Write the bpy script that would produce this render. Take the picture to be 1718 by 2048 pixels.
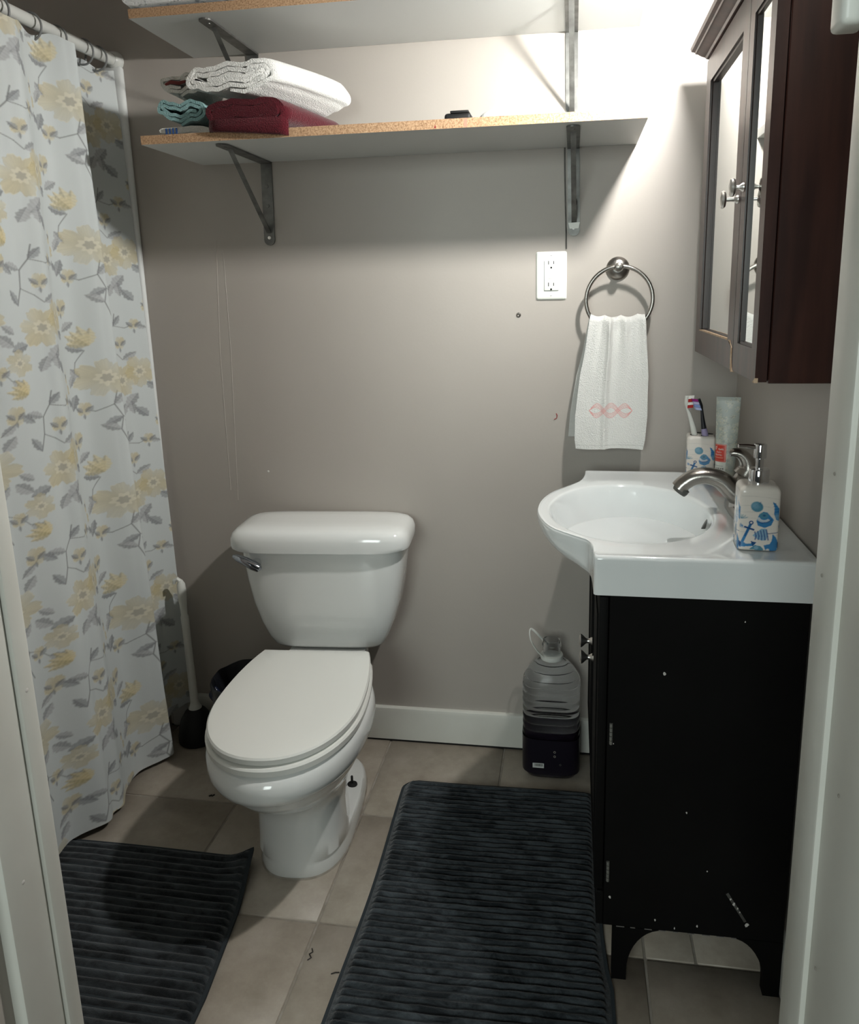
import bpy, math, random
import numpy as np
from mathutils import Vector, Matrix
for o in list(bpy.data.objects): bpy.data.objects.remove(o)
random.seed(7); rng = np.random.default_rng(7)
SC = bpy.context.scene; COL = SC.collection
PI = math.pi

# ------------------------------------------------------------------ camera
cam = bpy.data.cameras.new('camera'); camo = bpy.data.objects.new('camera', cam); COL.objects.link(camo)
SC.camera = camo
yaw, pit, rol = [math.radians(a) for a in (8.84, 11.82, -1.2)]
fw = Vector((-math.sin(yaw)*math.cos(pit), math.cos(yaw)*math.cos(pit), -math.sin(pit)))
rt = Vector((math.cos(yaw), math.sin(yaw), 0)); up = rt.cross(fw)
r2 = rt*math.cos(rol)+up*math.sin(rol); u2 = up*math.cos(rol)-rt*math.sin(rol)
m = Matrix((r2, u2, -fw)).transposed().to_4x4(); m.translation = Vector((0, -1.80, 1.2))
camo.matrix_world = m
cam.sensor_fit = 'VERTICAL'; cam.sensor_height = 24.0; cam.lens = 24.0*1500/2048
cam.shift_x = -(915.7-859)/2048; cam.shift_y = -(1024-893.7)/2048
cam.clip_start = .02
# ------------------------------------------------------------------ world, hall light, exposure
W = bpy.data.worlds.new('world'); SC.world = W; W.use_nodes = True
W.node_tree.nodes['Background'].inputs[0].default_value = (.80, .86, .84, 1)
W.node_tree.nodes['Background'].inputs[1].default_value = .025
la = bpy.data.lights.new('hall_fill_light', 'AREA'); la.energy = 26.0; la.size = 1.0; la.color = (.90, 1, .97)  # soft fill added from the hall side, no window behind it
lo = bpy.data.objects.new('hall_fill_light', la); COL.objects.link(lo)
lo.location = (-.55, -3.5, 1.5)
lo.rotation_euler = (Vector((-.2, -1.1, .9))-Vector(lo.location)).to_track_quat('-Z', 'Y').to_euler()
BULB = Vector((.232, -.505, 1.706)); BULB_R = .028; BULB_E = 1240.0
SC.view_settings.view_transform = 'Standard'; SC.view_settings.look = 'None'
SC.view_settings.exposure = 0.3; SC.view_settings.gamma = 1.0; SC.view_settings.use_curve_mapping = False

# ------------------------------------------------------------------ helpers
def lin(r, g, b):
    return tuple(((c/255)/12.92 if c/255 <= .04045 else ((c/255+.055)/1.055)**2.4) for c in (r, g, b))
class NT:
    def __init__(s, name):
        s.m = bpy.data.materials.new(name); s.m.use_nodes = True; s.t = s.m.node_tree
        s.b = s.t.nodes['Principled BSDF']
    def n(s, ty, **kw):
        x = s.t.nodes.new(ty)
        for k, v in kw.items():
            if k in x.inputs: x.inputs[k].default_value = v
            else: setattr(x, k, v)
        return x
    def l(s, a, b): s.t.links.new(a, b)
    def co(s, kind='Object'):
        return s.n('ShaderNodeTexCoord').outputs[kind]
def mat(name, col, rough=.5, metal=0., spec=.5, coat=0., var=None, vscale=8., bump=0., bscale=200., sheen=0., trans=0., ior=1.45, attr=None, aniso=0., stretch=None, vdetail=4., vlo=.35, vhi=.65):
    q = NT(name); b = q.b
    b.inputs['Base Color'].default_value = (*col, 1); b.inputs['Roughness'].default_value = rough
    b.inputs['Metallic'].default_value = metal; b.inputs['Specular IOR Level'].default_value = spec
    b.inputs['Coat Weight'].default_value = coat; b.inputs['Coat Roughness'].default_value = .06
    b.inputs['Sheen Weight'].default_value = sheen; b.inputs['Transmission Weight'].default_value = trans
    b.inputs['IOR'].default_value = ior
    co = q.co()
    if stretch:
        mp = q.n('ShaderNodeMapping'); mp.inputs['Scale'].default_value = stretch; q.l(co, mp.inputs[0]); co = mp.outputs[0]
    if attr:
        a = q.n('ShaderNodeVertexColor', layer_name=attr); q.l(a.outputs[0], b.inputs['Base Color'])
    elif var:
        no = q.n('ShaderNodeTexNoise', Scale=vscale, Detail=vdetail); q.l(co, no.inputs['Vector'])
        rp = q.n('ShaderNodeValToRGB'); rp.color_ramp.elements[0].position = vlo; rp.color_ramp.elements[1].position = vhi
        rp.color_ramp.elements[0].color = (*col, 1); rp.color_ramp.elements[1].color = (*var, 1)
        q.l(no.outputs[0], rp.inputs[0]); q.l(rp.outputs[0], b.inputs['Base Color'])
    if bump:
        n2 = q.n('ShaderNodeTexNoise', Scale=bscale, Detail=2.); q.l(q.co(), n2.inputs['Vector'])
        bp = q.n('ShaderNodeBump', Strength=bump, Distance=.002); q.l(n2.outputs[0], bp.inputs['Height']); q.l(bp.outputs[0], b.inputs['Normal'])
    return q.m

class MB:
    """collects shapes into one mesh"""
    def __init__(s): s.v = []; s.f = []; s.mi = []
    def add(s, V, F, mi=0):
        k = len(s.v); s.v += [tuple(p) for p in V]; s.f += [tuple(i+k for i in f) for f in F]; s.mi += [mi]*len(F); return s
    def box(s, x0, x1, y0, y1, z0, z1, mi=0):
        V = [(x, y, z) for z in (z0, z1) for y in (y0, y1) for x in (x0, x1)]
        return s.add(V, [(0, 2, 3, 1), (4, 5, 7, 6), (0, 1, 5, 4), (2, 6, 7, 3), (0, 4, 6, 2), (1, 3, 7, 5)], mi)
    def bbox(s, x0, x1, y0, y1, z0, z1, r, n=3, mi=0):
        """box with rounded edges"""
        import bmesh
        bm = bmesh.new(); t = MB().box(x0, x1, y0, y1, z0, z1)
        vs = [bm.verts.new(p) for p in t.v]
        for f in t.f: bm.faces.new([vs[i] for i in f])
        bmesh.ops.bevel(bm, geom=bm.edges[:], offset=r, segments=n, profile=.5, affect='EDGES')
        bm.verts.index_update()
        V = [tuple(v.co) for v in bm.verts]; F = [tuple(v.index for v in f.verts) for f in bm.faces]; bm.free()
        return s.add(V, F, mi)
    def loft(s, rings, cap0=True, cap1=True, closed=True, mi=0):
        n = len(rings[0]); V = [p for r in rings for p in r]; F = []
        for i in range(len(rings)-1):
            for j in range(n if closed else n-1):
                a = i*n+j; b_ = i*n+(j+1) % n; F.append((a, b_, b_+n, a+n))
        if cap0: F.append(tuple(reversed(range(n))))
        if cap1: F.append(tuple(range((len(rings)-1)*n, len(rings)*n)))
        return s.add(V, F, mi)
    def lathe(s, prof, c=(0, 0, 0), axis='z', N=32, cap0=True, cap1=True, mi=0):
        R = []
        for r, h in prof:
            ring = []
            for k in range(N):
                a = 2*PI*k/N; p, q = r*math.cos(a), r*math.sin(a)
                ring.append({'z': (c[0]+p, c[1]+q, c[2]+h), 'x': (c[0]+h, c[1]+p, c[2]+q), 'y': (c[0]+q, c[1]+h, c[2]+p)}[axis])
            R.append(ring)
        return s.loft(R, cap0, cap1, mi=mi)
    def tube(s, pts, rad, N=16, flat=1., cap=True, upv=None, mi=0):
        pts = [Vector(p) for p in pts]; R = []
        if not hasattr(rad, '__len__'): rad = [rad]*len(pts)
        if not hasattr(flat, '__len__'): flat = [flat]*len(pts)
        prev = None
        for i, p in enumerate(pts):
            d = (pts[min(i+1, len(pts)-1)]-pts[max(i-1, 0)]).normalized()
            if prev is None:
                u = Vector(upv) if upv else (Vector((0, 0, 1)) if abs(d.z) < .9 else Vector((0, 1, 0)))
            else: u = prev
            a = (u-d*u.dot(d)).normalized(); b_ = d.cross(a); prev = a
            R.append([tuple(p+a*(rad[i]*flat[i]*math.cos(2*PI*k/N))+b_*(rad[i]*math.sin(2*PI*k/N))) for k in range(N)])
        return s.loft(R, cap, cap, mi=mi)
    def ring(s, c, R, r, axis='y', N=64, M=12, a0=0, a1=2*PI, mi=0):
        pts = []
        full = abs(a1-a0-2*PI) < 1e-6
        rings = []
        for k in range(N if full else N+1):
            a = a0+(a1-a0)*k/N; ca, sa = math.cos(a), math.sin(a); rr = []
            for j in range(M):
                b_ = 2*PI*j/M; q = R+r*math.cos(b_); h = r*math.sin(b_)
                rr.append({'y': (c[0]+q*ca, c[1]+h, c[2]+q*sa), 'z': (c[0]+q*ca, c[1]+q*sa, c[2]+h)}[axis])
            rings.append(rr)
        if full: rings.append(rings[0])
        return s.loft(rings, not full, not full, mi=mi)
    def prism(s, poly, axis, a0, a1, mi=0):
        """poly of 2D points extruded along axis"""
        def P(p, a): return {'y': (p[0], a, p[1]), 'x': (a, p[0], p[1]), 'z': (p[0], p[1], a)}[axis]
        return s.loft([[P(p, a0) for p in poly], [P(p, a1) for p in poly]], mi=mi)

ABS = {}
def fixnormals(me):
    import bmesh
    bm = bmesh.new(); bm.from_mesh(me); bmesh.ops.recalc_face_normals(bm, faces=bm.faces[:]); bm.to_mesh(me); bm.free()
def obj(name, mb, mt, parent=None, local=False, smooth=True, angle=38, org=None, fix=True):
    V = np.array(mb.v, float)
    if parent is not None: o3 = np.zeros(3) if local else np.array(ABS[parent.name])
    elif org is not None: o3 = np.array(org, float)
    else: o3 = np.array([(V[:, 0].min()+V[:, 0].max())/2, (V[:, 1].min()+V[:, 1].max())/2, V[:, 2].min()])
    me = bpy.data.meshes.new(name); me.from_pydata((V-o3).tolist(), [], mb.f)
    for x in (mt if isinstance(mt, (list, tuple)) else [mt]): me.materials.append(x)
    if any(mb.mi): me.polygons.foreach_set('material_index', mb.mi)
    if fix: fixnormals(me)
    if smooth: me.shade_smooth(); me.set_sharp_from_angle(angle=math.radians(angle))
    me.update()
    o = bpy.data.objects.new(name, me); COL.objects.link(o)
    if parent is not None: o.parent = parent; ABS[o.name] = ABS[parent.name]
    else: o.location = o3; ABS[o.name] = tuple(o3)
    return o
def tag(o, label, cat=None, group=None, kind=None):
    o['label'] = label
    if cat: o['category'] = cat
    if group: o['group'] = group
    if kind: o['kind'] = kind
    return o
def thing(name, loc, label, cat, group=None, rz=0.):
    o = bpy.data.objects.new(name, None); COL.objects.link(o); o.location = loc; o.rotation_euler = (0, 0, rz)
    o.empty_display_size = .05; ABS[o.name] = tuple(loc); return tag(o, label, cat, group)
def struct(name, mb, mt, label, cat='wall', parent=None, **k):
    o = obj(name, mb, mt, parent, **k)
    if parent is None: tag(o, label, cat, kind='structure')
    return o
def superell(cx, cy, hx, hy, n, N, z, a0=0):
    R = []
    for k in range(N):
        a = a0+2*PI*k/N; c, s = math.cos(a), math.sin(a)
        R.append((cx+hx*math.copysign(abs(c)**(2/n), c), cy+hy*math.copysign(abs(s)**(2/n), s), z))
    return R
def grid_obj(name, P, mt, parent=None, cols=None, wrapu=False, org=None, smooth=True):
    """P: (nu,nv,3) array -> quad grid mesh, optional per-vertex colours"""
    nu, nv, _ = P.shape
    V = P.reshape(-1, 3)
    o3 = np.array(ABS[parent.name]) if parent is not None else (np.array(org) if org is not None else np.array([V[:, 0].mean(), V[:, 1].mean(), V[:, 2].min()]))
    iu = np.arange(nu if wrapu else nu-1); jv = np.arange(nv-1)
    I, J = np.meshgrid(iu, jv, indexing='ij'); I2 = (I+1) % nu
    F = np.stack([I*nv+J, I2*nv+J, I2*nv+J+1, I*nv+J+1], -1).reshape(-1, 4)
    me = bpy.data.meshes.new(name); me.vertices.add(len(V)); me.vertices.foreach_set('co', (V-o3).astype(np.float32).ravel())
    me.loops.add(F.size); me.loops.foreach_set('vertex_index', F.astype(np.int32).ravel())
    me.polygons.add(len(F)); me.polygons.foreach_set('loop_start', (np.arange(len(F))*4).astype(np.int32))
    me.update(calc_edges=True)
    if cols is not None:
        at = me.color_attributes.new('print', 'FLOAT_COLOR', 'POINT')
        c4 = np.ones((len(V), 4), np.float32); c4[:, :3] = cols.reshape(-1, 3); at.data.foreach_set('color', c4.ravel())
    me.materials.append(mt)
    if smooth: me.shade_smooth()
    me.validate()
    o = bpy.data.objects.new(name, me); COL.objects.link(o)
    if parent is not None: o.parent = parent; ABS[o.name] = ABS[parent.name]
    else: o.location = o3; ABS[o.name] = tuple(o3)
    return o
def smoothnoise(x, y, seed, n=6, f0=1., amp=1.):
    r = np.random.default_rng(int(seed*10)); out = 0*x+0*y
    for k in range(n):
        fx, fy, ph = r.normal(0, f0*(1+.6*k)), r.normal(0, f0*(1+.6*k)), r.uniform(0, 2*PI)
        out = out+np.sin(fx*x+fy*y+ph)/(1+.6*k)
    return amp*out/2
class Cv:
    """tiny numpy canvas in metres for flat print; wraps if asked"""
    def __init__(s, w, h, px, bg, wrap=False):
        s.w, s.h, s.px, s.wrap = w, h, px, wrap
        s.nx, s.ny = int(round(w/px)), int(round(h/px)); s.a = np.ones((s.ny, s.nx, 3))*np.array(bg)
        s.X, s.Y = np.meshgrid((np.arange(s.nx)+.5)*px, (np.arange(s.ny)+.5)*px)
    def _d(s, cx, cy):
        dx, dy = s.X-cx, s.Y-cy
        if s.wrap:
            dx = (dx+s.w/2) % s.w-s.w/2; dy = (dy+s.h/2) % s.h-s.h/2
        return dx, dy
    def put(s, msk, col, al=1.):
        k = np.clip(msk, 0, 1)[..., None]*al; s.a = s.a*(1-k)+np.array(col)*k if np.ndim(col) == 1 else s.a*(1-k)+col*k
    def disc(s, cx, cy, rx, ry, col, rot=0, al=1., soft=.15):
        dx, dy = s._d(cx, cy); c, q = math.cos(rot), math.sin(rot); u, v = dx*c+dy*q, -dx*q+dy*c
        d = np.hypot(u/rx, v/ry); s.put((1-d)/soft+.5, col, al); return u/rx, v/ry
    def leaf(s, cx, cy, L, w, rot, col, al=.78):
        dx, dy = s._d(cx, cy); c, q = math.cos(rot), math.sin(rot); u, v = (dx*c+dy*q)/L, (-dx*q+dy*c)
        ww = w*np.sin(PI*np.clip(u, 0, 1))**.8*(1-.25*u); inside = (u > 0) & (u < 1)
        k = np.where(inside, (ww*(1+.12*np.sin(26*u+cx*900))-np.abs(v-.12*w*np.sin(3*u)))/(.0022)+.3, 0)
        tone = 1+.25*np.sin(40*u+300*np.abs(v))*.4+.2*np.sign(v)
        s.put(k, np.array(col)[None, None]*np.clip(tone, .7, 1.25)[..., None], al)
        s.put(np.where(inside, 1-np.abs(v)/.0008, 0), np.array(col)*.7, .6)
    def flower(s, cx, cy, r, n, col, rot=0., sq=1., seed=0, center=True):
        dx, dy = s._d(cx, cy); dy = dy/sq; th = np.arctan2(dy, dx)+rot; d = np.hypot(dx, dy)
        lob = .66+.34*np.abs(np.cos(n*th/2))**.7+.07*np.sin(2*th+seed)+.035*np.sin(17*th+seed)+.025*np.sin(29*th+2*seed)
        R = r*lob; k = (R-d)/.0022+.3; q = np.clip(d/R, 0, 1)
        streak = np.sin(31*th+5*np.sin(7*th+seed))*np.sin(11*th+seed)
        tone = 1-.10*np.clip(np.cos(n*th+PI)*.5+.5, 0, 1)*q+.09*streak*q-.10*(q < .5)*(1-q)
        mix = (.72-.34*np.clip(np.cos(2*th+seed*1.7)*.5+.5, 0, 1)*q)[..., None]
        s.put(k*mix[..., 0].clip(0, 1)*0+np.clip(k, 0, 1)*mix[..., 0], np.array(col)[None, None]*tone[..., None], 1.)
        s.put((1-np.abs(d-R)/.0012)*(np.sin(5*th+seed) > -.2), lin(222, 210, 172), .5)
        s.put((1-np.abs(d-R*.98)/.0009)*(np.sin(5*th+seed) < -.3), np.array(col)*.72, .45)
        if center:
            s.put((r*.36*(1+.16*np.sin(9*th)+.1*np.sin(4*th))-d)/.0012, lin(220, 216, 198), .6); s.put((r*.21*(1+.15*np.sin(6*th))-d)/.0016, lin(158, 156, 146), .7)
    def lily(s, cx, cy, L, rot, col):
        for a, l in ((-.75, .8), (.75, .85), (-.35, 1.), (.38, 1.), (0., .9)): s.leaf(cx, cy, L*l, L*.20, rot+a, col, .75)
    def line(s, pts, wd, col, al=1.):
        for (x0, y0), (x1, y1) in zip(pts[:-1], pts[1:]):
            dx, dy = s._d(x0, y0); ex, ey = x1-x0, y1-y0; L2 = ex*ex+ey*ey+1e-12
            t = np.clip((dx*ex+dy*ey)/L2, 0, 1); s.put((wd/2-np.hypot(dx-t*ex, dy-t*ey))/(s.px)+.5, col, al)
    def poly(s, pts, col, al=1.):
        ins = np.zeros_like(s.X, bool); n = len(pts)
        for i in range(n):
            (x0, y0), (x1, y1) = pts[i], pts[(i+1) % n]
            if y0 == y1: continue
            c = ((y0 > s.Y) != (y1 > s.Y)) & (s.X < (x1-x0)*(s.Y-y0)/(y1-y0)+x0); ins ^= c
        s.put(ins.astype(float), col, al)
    def sample(s, u, v):
        x, y = u/s.px-.5, v/s.px-.5; x0, y0 = np.floor(x).astype(int), np.floor(y).astype(int); fx, fy = (x-x0)[..., None], (y-y0)[..., None]
        if s.wrap: g = lambda i, j: s.a[j % s.ny, i % s.nx]
        else: g = lambda i, j: s.a[np.clip(j, 0, s.ny-1), np.clip(i, 0, s.nx-1)]
        return (g(x0, y0)*(1-fx)+g(x0+1, y0)*fx)*(1-fy)+(g(x0, y0+1)*(1-fx)+g(x0+1, y0+1)*fx)*fy

# ------------------------------------------------------------------ materials
M = {}
def wallmat():
    q = NT('taupe_wall_paint'); b = q.b; co = q.co()
    n1 = q.n('ShaderNodeTexNoise', Scale=2.2, Detail=5.); q.l(co, n1.inputs['Vector'])
    rp = q.n('ShaderNodeValToRGB'); rp.color_ramp.elements[0].position = .3; rp.color_ramp.elements[1].position = .7
    rp.color_ramp.elements[0].color = (.400, .366, .330, 1); rp.color_ramp.elements[1].color = (.438, .404, .366, 1)
    q.l(n1.outputs[0], rp.inputs[0]); q.l(rp.outputs[0], b.inputs['Base Color']); b.inputs['Roughness'].default_value = .48
    n2 = q.n('ShaderNodeTexNoise', Scale=170., Detail=2.); q.l(co, n2.inputs['Vector'])
    bp = q.n('ShaderNodeBump', Strength=.07, Distance=.002); q.l(n2.outputs[0], bp.inputs['Height']); q.l(bp.outputs[0], b.inputs['Normal'])
    return q.m
M['wall'] = wallmat()
M['ceiling'] = mat('ceiling_paint', (.78, .77, .74), .8, bump=.1, bscale=90)
M['trim'] = mat('white_trim_paint', lin(214, 215, 208), .38, var=lin(205, 205, 197), vscale=6, bump=.05, bscale=60)
def tilemat():
    q = NT('beige_floor_tile'); b = q.b; co = q.co(); oi = q.n('ShaderNodeObjectInfo')
    ad = q.n('ShaderNodeVectorMath', operation='ADD'); sc = q.n('ShaderNodeVectorMath', operation='SCALE'); sc.inputs['Scale'].default_value = 1
    cm = q.n('ShaderNodeCombineXYZ'); ml = q.n('ShaderNodeMath', operation='MULTIPLY'); ml.inputs[1].default_value = 30
    q.l(oi.outputs['Random'], ml.inputs[0]); q.l(ml.outputs[0], cm.inputs[2]); q.l(co, ad.inputs[0]); q.l(cm.outputs[0], ad.inputs[1])
    n1 = q.n('ShaderNodeTexNoise', Scale=9., Detail=9., Roughness=.7); q.l(ad.outputs[0], n1.inputs['Vector'])
    rp = q.n('ShaderNodeValToRGB'); e = rp.color_ramp.elements; e[0].position = .3; e[1].position = .72
    e[0].color = (.285, .246, .196, 1); e[1].color = (.455, .412, .352, 1)
    x = rp.color_ramp.elements.new(.52); x.color = (.378, .332, .274, 1)
    q.l(n1.outputs[0], rp.inputs[0]); q.l(rp.outputs[0], b.inputs['Base Color']); b.inputs['Roughness'].default_value = .42
    n2 = q.n('ShaderNodeTexNoise', Scale=60., Detail=5.); q.l(ad.outputs[0], n2.inputs['Vector'])
    bp = q.n('ShaderNodeBump', Strength=.12, Distance=.003); q.l(n2.outputs[0], bp.inputs['Height']); q.l(bp.outputs[0], b.inputs['Normal'])
    return q.m
M['tile'] = tilemat()
M['grout'] = mat('grey_grout', (.26, .23, .19), .9, var=(.34, .31, .27), vscale=40)
M['porcelain'] = mat('white_porcelain', lin(226, 228, 226), .12, coat=.6)
M['seat'] = mat('white_toilet_seat_plastic', lin(228, 229, 224), .25)
M['sinkw'] = mat('white_ceramic_sink', lin(232, 236, 236), .1, coat=.6)
M['darkchrome'] = mat('dark_chrome', (.36, .38, .42), .08, 1.)
M['chrome'] = mat('chrome', (.75, .76, .78), .06, 1.)
M['nickel'] = mat('brushed_nickel', (.34, .32, .295), .28, 1., bump=.1, bscale=500)
M['knobm'] = mat('satin_nickel_knob', (.80, .78, .75), .32, 1.)
M['steel'] = mat('grey_painted_steel', (.115, .115, .108), .42, .65, var=(.21, .21, .20), vscale=35, bump=.1, bscale=80)
M['melamine'] = mat('white_melamine', lin(206, 208, 206), .42)
def pboard():
    q = NT('raw_particle_board'); b = q.b; co = q.co()
    n1 = q.n('ShaderNodeTexNoise', Scale=330., Detail=4., Roughness=.75); q.l(co, n1.inputs['Vector'])
    rp = q.n('ShaderNodeValToRGB'); e = rp.color_ramp.elements; e[0].position = .32; e[1].position = .68
    e[0].color = (.20, .105, .05, 1); e[1].color = (.66, .46, .29, 1); x = rp.color_ramp.elements.new(.5); x.color = (.50, .31, .175, 1)
    q.l(n1.outputs[0], rp.inputs[0]); q.l(rp.outputs[0], b.inputs['Base Color']); b.inputs['Roughness'].default_value = .85
    bp = q.n('ShaderNodeBump', Strength=.4, Distance=.001); q.l(n1.outputs[0], bp.inputs['Height']); q.l(bp.outputs[0], b.inputs['Normal'])
    return q.m
M['pboard'] = pboard()
M['espresso'] = mat('espresso_stained_wood', (.028, .010, .008), .34, var=(.060, .022, .016), vscale=7, stretch=(6, 6, .6), bump=.03, bscale=60)
M['espressod'] = mat('dark_frame_bevel', (.016, .006, .004), .4)
M['rawwood'] = mat('chipped_raw_fibreboard', (.45, .30, .19), .9, var=(.62, .47, .33), vscale=90)
M['black'] = mat('black_painted_wood', (.0034, .0033, .0033), .6, spec=.12, var=(.005, .0048, .0047), vscale=6)
M['chip'] = mat('white_paint_chip', (.55, .53, .50), .8)
M['mirror'] = mat('mirror_glass', (.86, .88, .86), .02, 1.)
def terry(name, c, c2, s=.5, bs=420):
    m_ = mat(name, c, .95, var=c2, vscale=420, bump=1., bscale=bs, sheen=.3, spec=.1); return m_
M['terryw'] = terry('white_terry', lin(220, 220, 216), lin(236, 236, 232))
M['terryb'] = terry('burgundy_terry', (.052, .003, .007), (.095, .006, .013))
M['aqua'] = terry('aqua_cotton', lin(120, 160, 162), lin(150, 186, 186))
M['offw'] = terry('offwhite_terry', lin(205, 204, 198), lin(222, 220, 214))
def rugmat(name, seed):
    q = NT(name); b = q.b; co = q.co()
    n1 = q.n('ShaderNodeTexNoise', Scale=26., Detail=6., Roughness=.7, Distortion=.6); q.l(co, n1.inputs['Vector'])
    mp = q.n('ShaderNodeMapping'); mp.inputs['Scale'].default_value = (.55, 1.6, 1); mp.inputs['Location'].default_value = (seed, seed*2, 0)
    q.l(co, mp.inputs[0]); q.l(mp.outputs[0], n1.inputs['Vector'])
    rp = q.n('ShaderNodeValToRGB'); e = rp.color_ramp.elements; e[0].position = .4; e[1].position = .66
    e[0].color = (.008, .011, .0135, 1); e[1].color = (.060, .072, .081, 1)
    q.l(n1.outputs[0], rp.inputs[0]); q.l(rp.outputs[0], b.inputs['Base Color']); b.inputs['Roughness'].default_value = .9
    b.inputs['Sheen Weight'].default_value = .35; b.inputs['Specular IOR Level'].default_value = .1
    n2 = q.n('ShaderNodeTexNoise', Scale=700., Detail=2.); q.l(co, n2.inputs['Vector'])
    bp = q.n('ShaderNodeBump', Strength=.7, Distance=.002); q.l(n2.outputs[0], bp.inputs['Height']); q.l(bp.outputs[0], b.inputs['Normal'])
    return q.m
M['rug'] = rugmat('slate_plush', 1.); M['rug2'] = rugmat('slate_plush_mat', 5.)
M['rugedge'] = mat('slate_binding', (.022, .030, .036), .8)
M['plastw'] = mat('white_plastic', lin(222, 224, 218), .35)
M['outlet'] = mat('white_outlet_plastic', lin(238, 241, 234), .3)
M['dark'] = mat('dark_slot', (.004, .004, .004), .6)
M['rubber'] = mat('black_rubber', (.006, .006, .006), .6)
M['bag'] = mat('black_bag_film', (.008, .009, .012), .3, bump=.5, bscale=70)
M['navy'] = mat('navy_plastic_wrap', (.012, .017, .04), .12, bump=.5, bscale=90)
M['binw'] = mat('grey_ribbed_bin', lin(150, 146, 138), .5)
M['ringm'] = mat('grey_plastic_ring', lin(120, 122, 122), .4)
M['rod'] = mat('white_enamel_rod', lin(210, 212, 208), .3)
M['surround'] = mat('white_acrylic_surround', lin(226, 229, 228), .2)
def jugmat(name, c, rough=.1):
    q = NT(name); b = q.b
    b.inputs['Base Color'].default_value = (*c, 1); b.inputs['Roughness'].default_value = rough; b.inputs['Transmission Weight'].default_value = 1.; b.inputs['IOR'].default_value = 1.18
    return q.m
M['jug'] = jugmat('clear_ribbed_plastic', (.86, .88, .90))
M['juglabel'] = mat('dark_purple_label', (.007, .005, .011), .4)
M['labelw'] = mat('white_label', (.6, .62, .60), .5)
M['print'] = mat('printed_ceramic', (1, 1, 1), .22, attr='print', coat=.3)
M['tubep'] = mat('printed_tube', (1, 1, 1), .35, attr='print')
M['towelprint'] = mat('embroidered_terry', (1, 1, 1), .95, attr='print', bump=1., bscale=380, sheen=.3, spec=.1)
M['cloth'] = mat('printed_curtain_cloth', (1, 1, 1), .85, attr='print', spec=.15, bump=.12, bscale=900)
M['hair'] = mat('dark_hair', (.012, .010, .008), .5)
M['red'] = mat('red_thread', (.30, .03, .03), .8)
M['lacy'] = mat('grey_white_knit', lin(232, 234, 234), .9, var=lin(160, 166, 170), vscale=75, vlo=.56, vhi=.62, bump=.6, bscale=300)

# ------------------------------------------------------------------ the room
XR, XL, YD, ZC = .375, -1.86, -1.15, 2.35
struct('wall_back', MB().box(XL-.1, XR+.1, 0, .1, -.05, ZC), M['wall'], 'taupe painted back wall behind the toilet and shelves')
struct('wall_right', MB().box(XR, XR+.1, YD-.17, 0, -.05, ZC), M['wall'], 'taupe painted wall on the right behind the vanity')
struct('wall_left', MB().box(XL-.1, XL, YD-.17, 0, -.05, ZC), M['surround'], 'white far left wall behind the shower curtain')
struct('ceiling', MB().box(XL-.1, XR+.1, YD-.17, .1, ZC, ZC+.1), M['ceiling'], 'off-white ceiling above the bathroom', 'ceiling')
JL, JR, ZH = -.56, .208, 2.03
wf = MB().box(XL, JL-.02, YD-.12, YD, 0, ZC).box(JR+.02, XR, YD-.12, YD, 0, ZC).box(JL-.02, JR+.02, YD-.12, YD, ZH+.02, ZC)
struct('wall_front', wf, M['wall'], 'wall around the doorway nearest the camera')
M['drip'] = mat('pale_paint_drip', (.50, .47, .43), .5)
for pts in ([(-.871, 1.332), (-.885, 1.063), (-.887, .857), (-.888, .696)], [(-.855, 1.308), (-.856, 1.063), (-.87, .669)]):
    obj('paint_drip', MB().tube([(x, -.0001, z) for x, z in pts], .0007, 6), M['drip'], bpy.data.objects['wall_back'])
obj('paint_drip', MB().lathe([(.003, -.0002), (.002, -.0012), (.0004, -.0014)], (-.78, 0, .748), 'y', 8), M['trim'], bpy.data.objects['wall_back'])
# floor: grout bed with single tiles
floor = struct('floor', MB().box(XL, XR+.05, -2.6, 0, -.03, -.0025), M['grout'], 'beige tiled bathroom floor with grey grout', 'floor')
PT = .3105; gx = [-.790+PT*k for k in range(-4, 4)]; gy = [-.308-PT*k for k in range(-1, 8)]
def tile(x0, x1, y0, y1):
    g = .0024
    t = MB().bbox(x0+g, x1-g, y0+g, y1-g, -.012, random.uniform(-.0004, .0004), .0016, 1)
    obj('tile', t, M['tile'], floor, angle=50)
for i in range(len(gx)):
    x0 = gx[i]; x1 = gx[i]+PT
    if x1 > XR: x1 = XR+.04
    if x0 < XL: x0 = XL+.002
    if x1-x0 < .03: continue
    for j in range(len(gy)-1):
        y1, y0 = min(gy[j], 0), gy[j+1]
        if y1-y0 < .01: continue
        if abs(x0-(.1415)) < .02 and y0 > -.63:
            tile(x0, .232, y0, y1); tile(.232, x1, y0, y1)
        else: tile(x0, x1, y0, y1)
# baseboards
bbp = [(0, .006), (-.0135, .006), (-.0135, .088), (-.011, .0965), (-.006, .099), (0, .099)]
struct('baseboard_back', MB().prism(bbp, 'x', -1.12, XR), M['trim'], 'white painted baseboard along the back wall', 'baseboard')
struct('baseboard_right', MB().prism([(XR+p[0], p[1]) for p in bbp], 'y', YD, -.0145), M['trim'], 'white painted baseboard on the wall behind the vanity', 'baseboard')
struct('trim_3', MB().box(-1.12, XR, -.0125, -.001, .0005, .0058), M['dark'], 'black strip painted as the shade in the gap under the back baseboard', 'trim')  # near-black strip stands in for the shade below the baseboard
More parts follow.
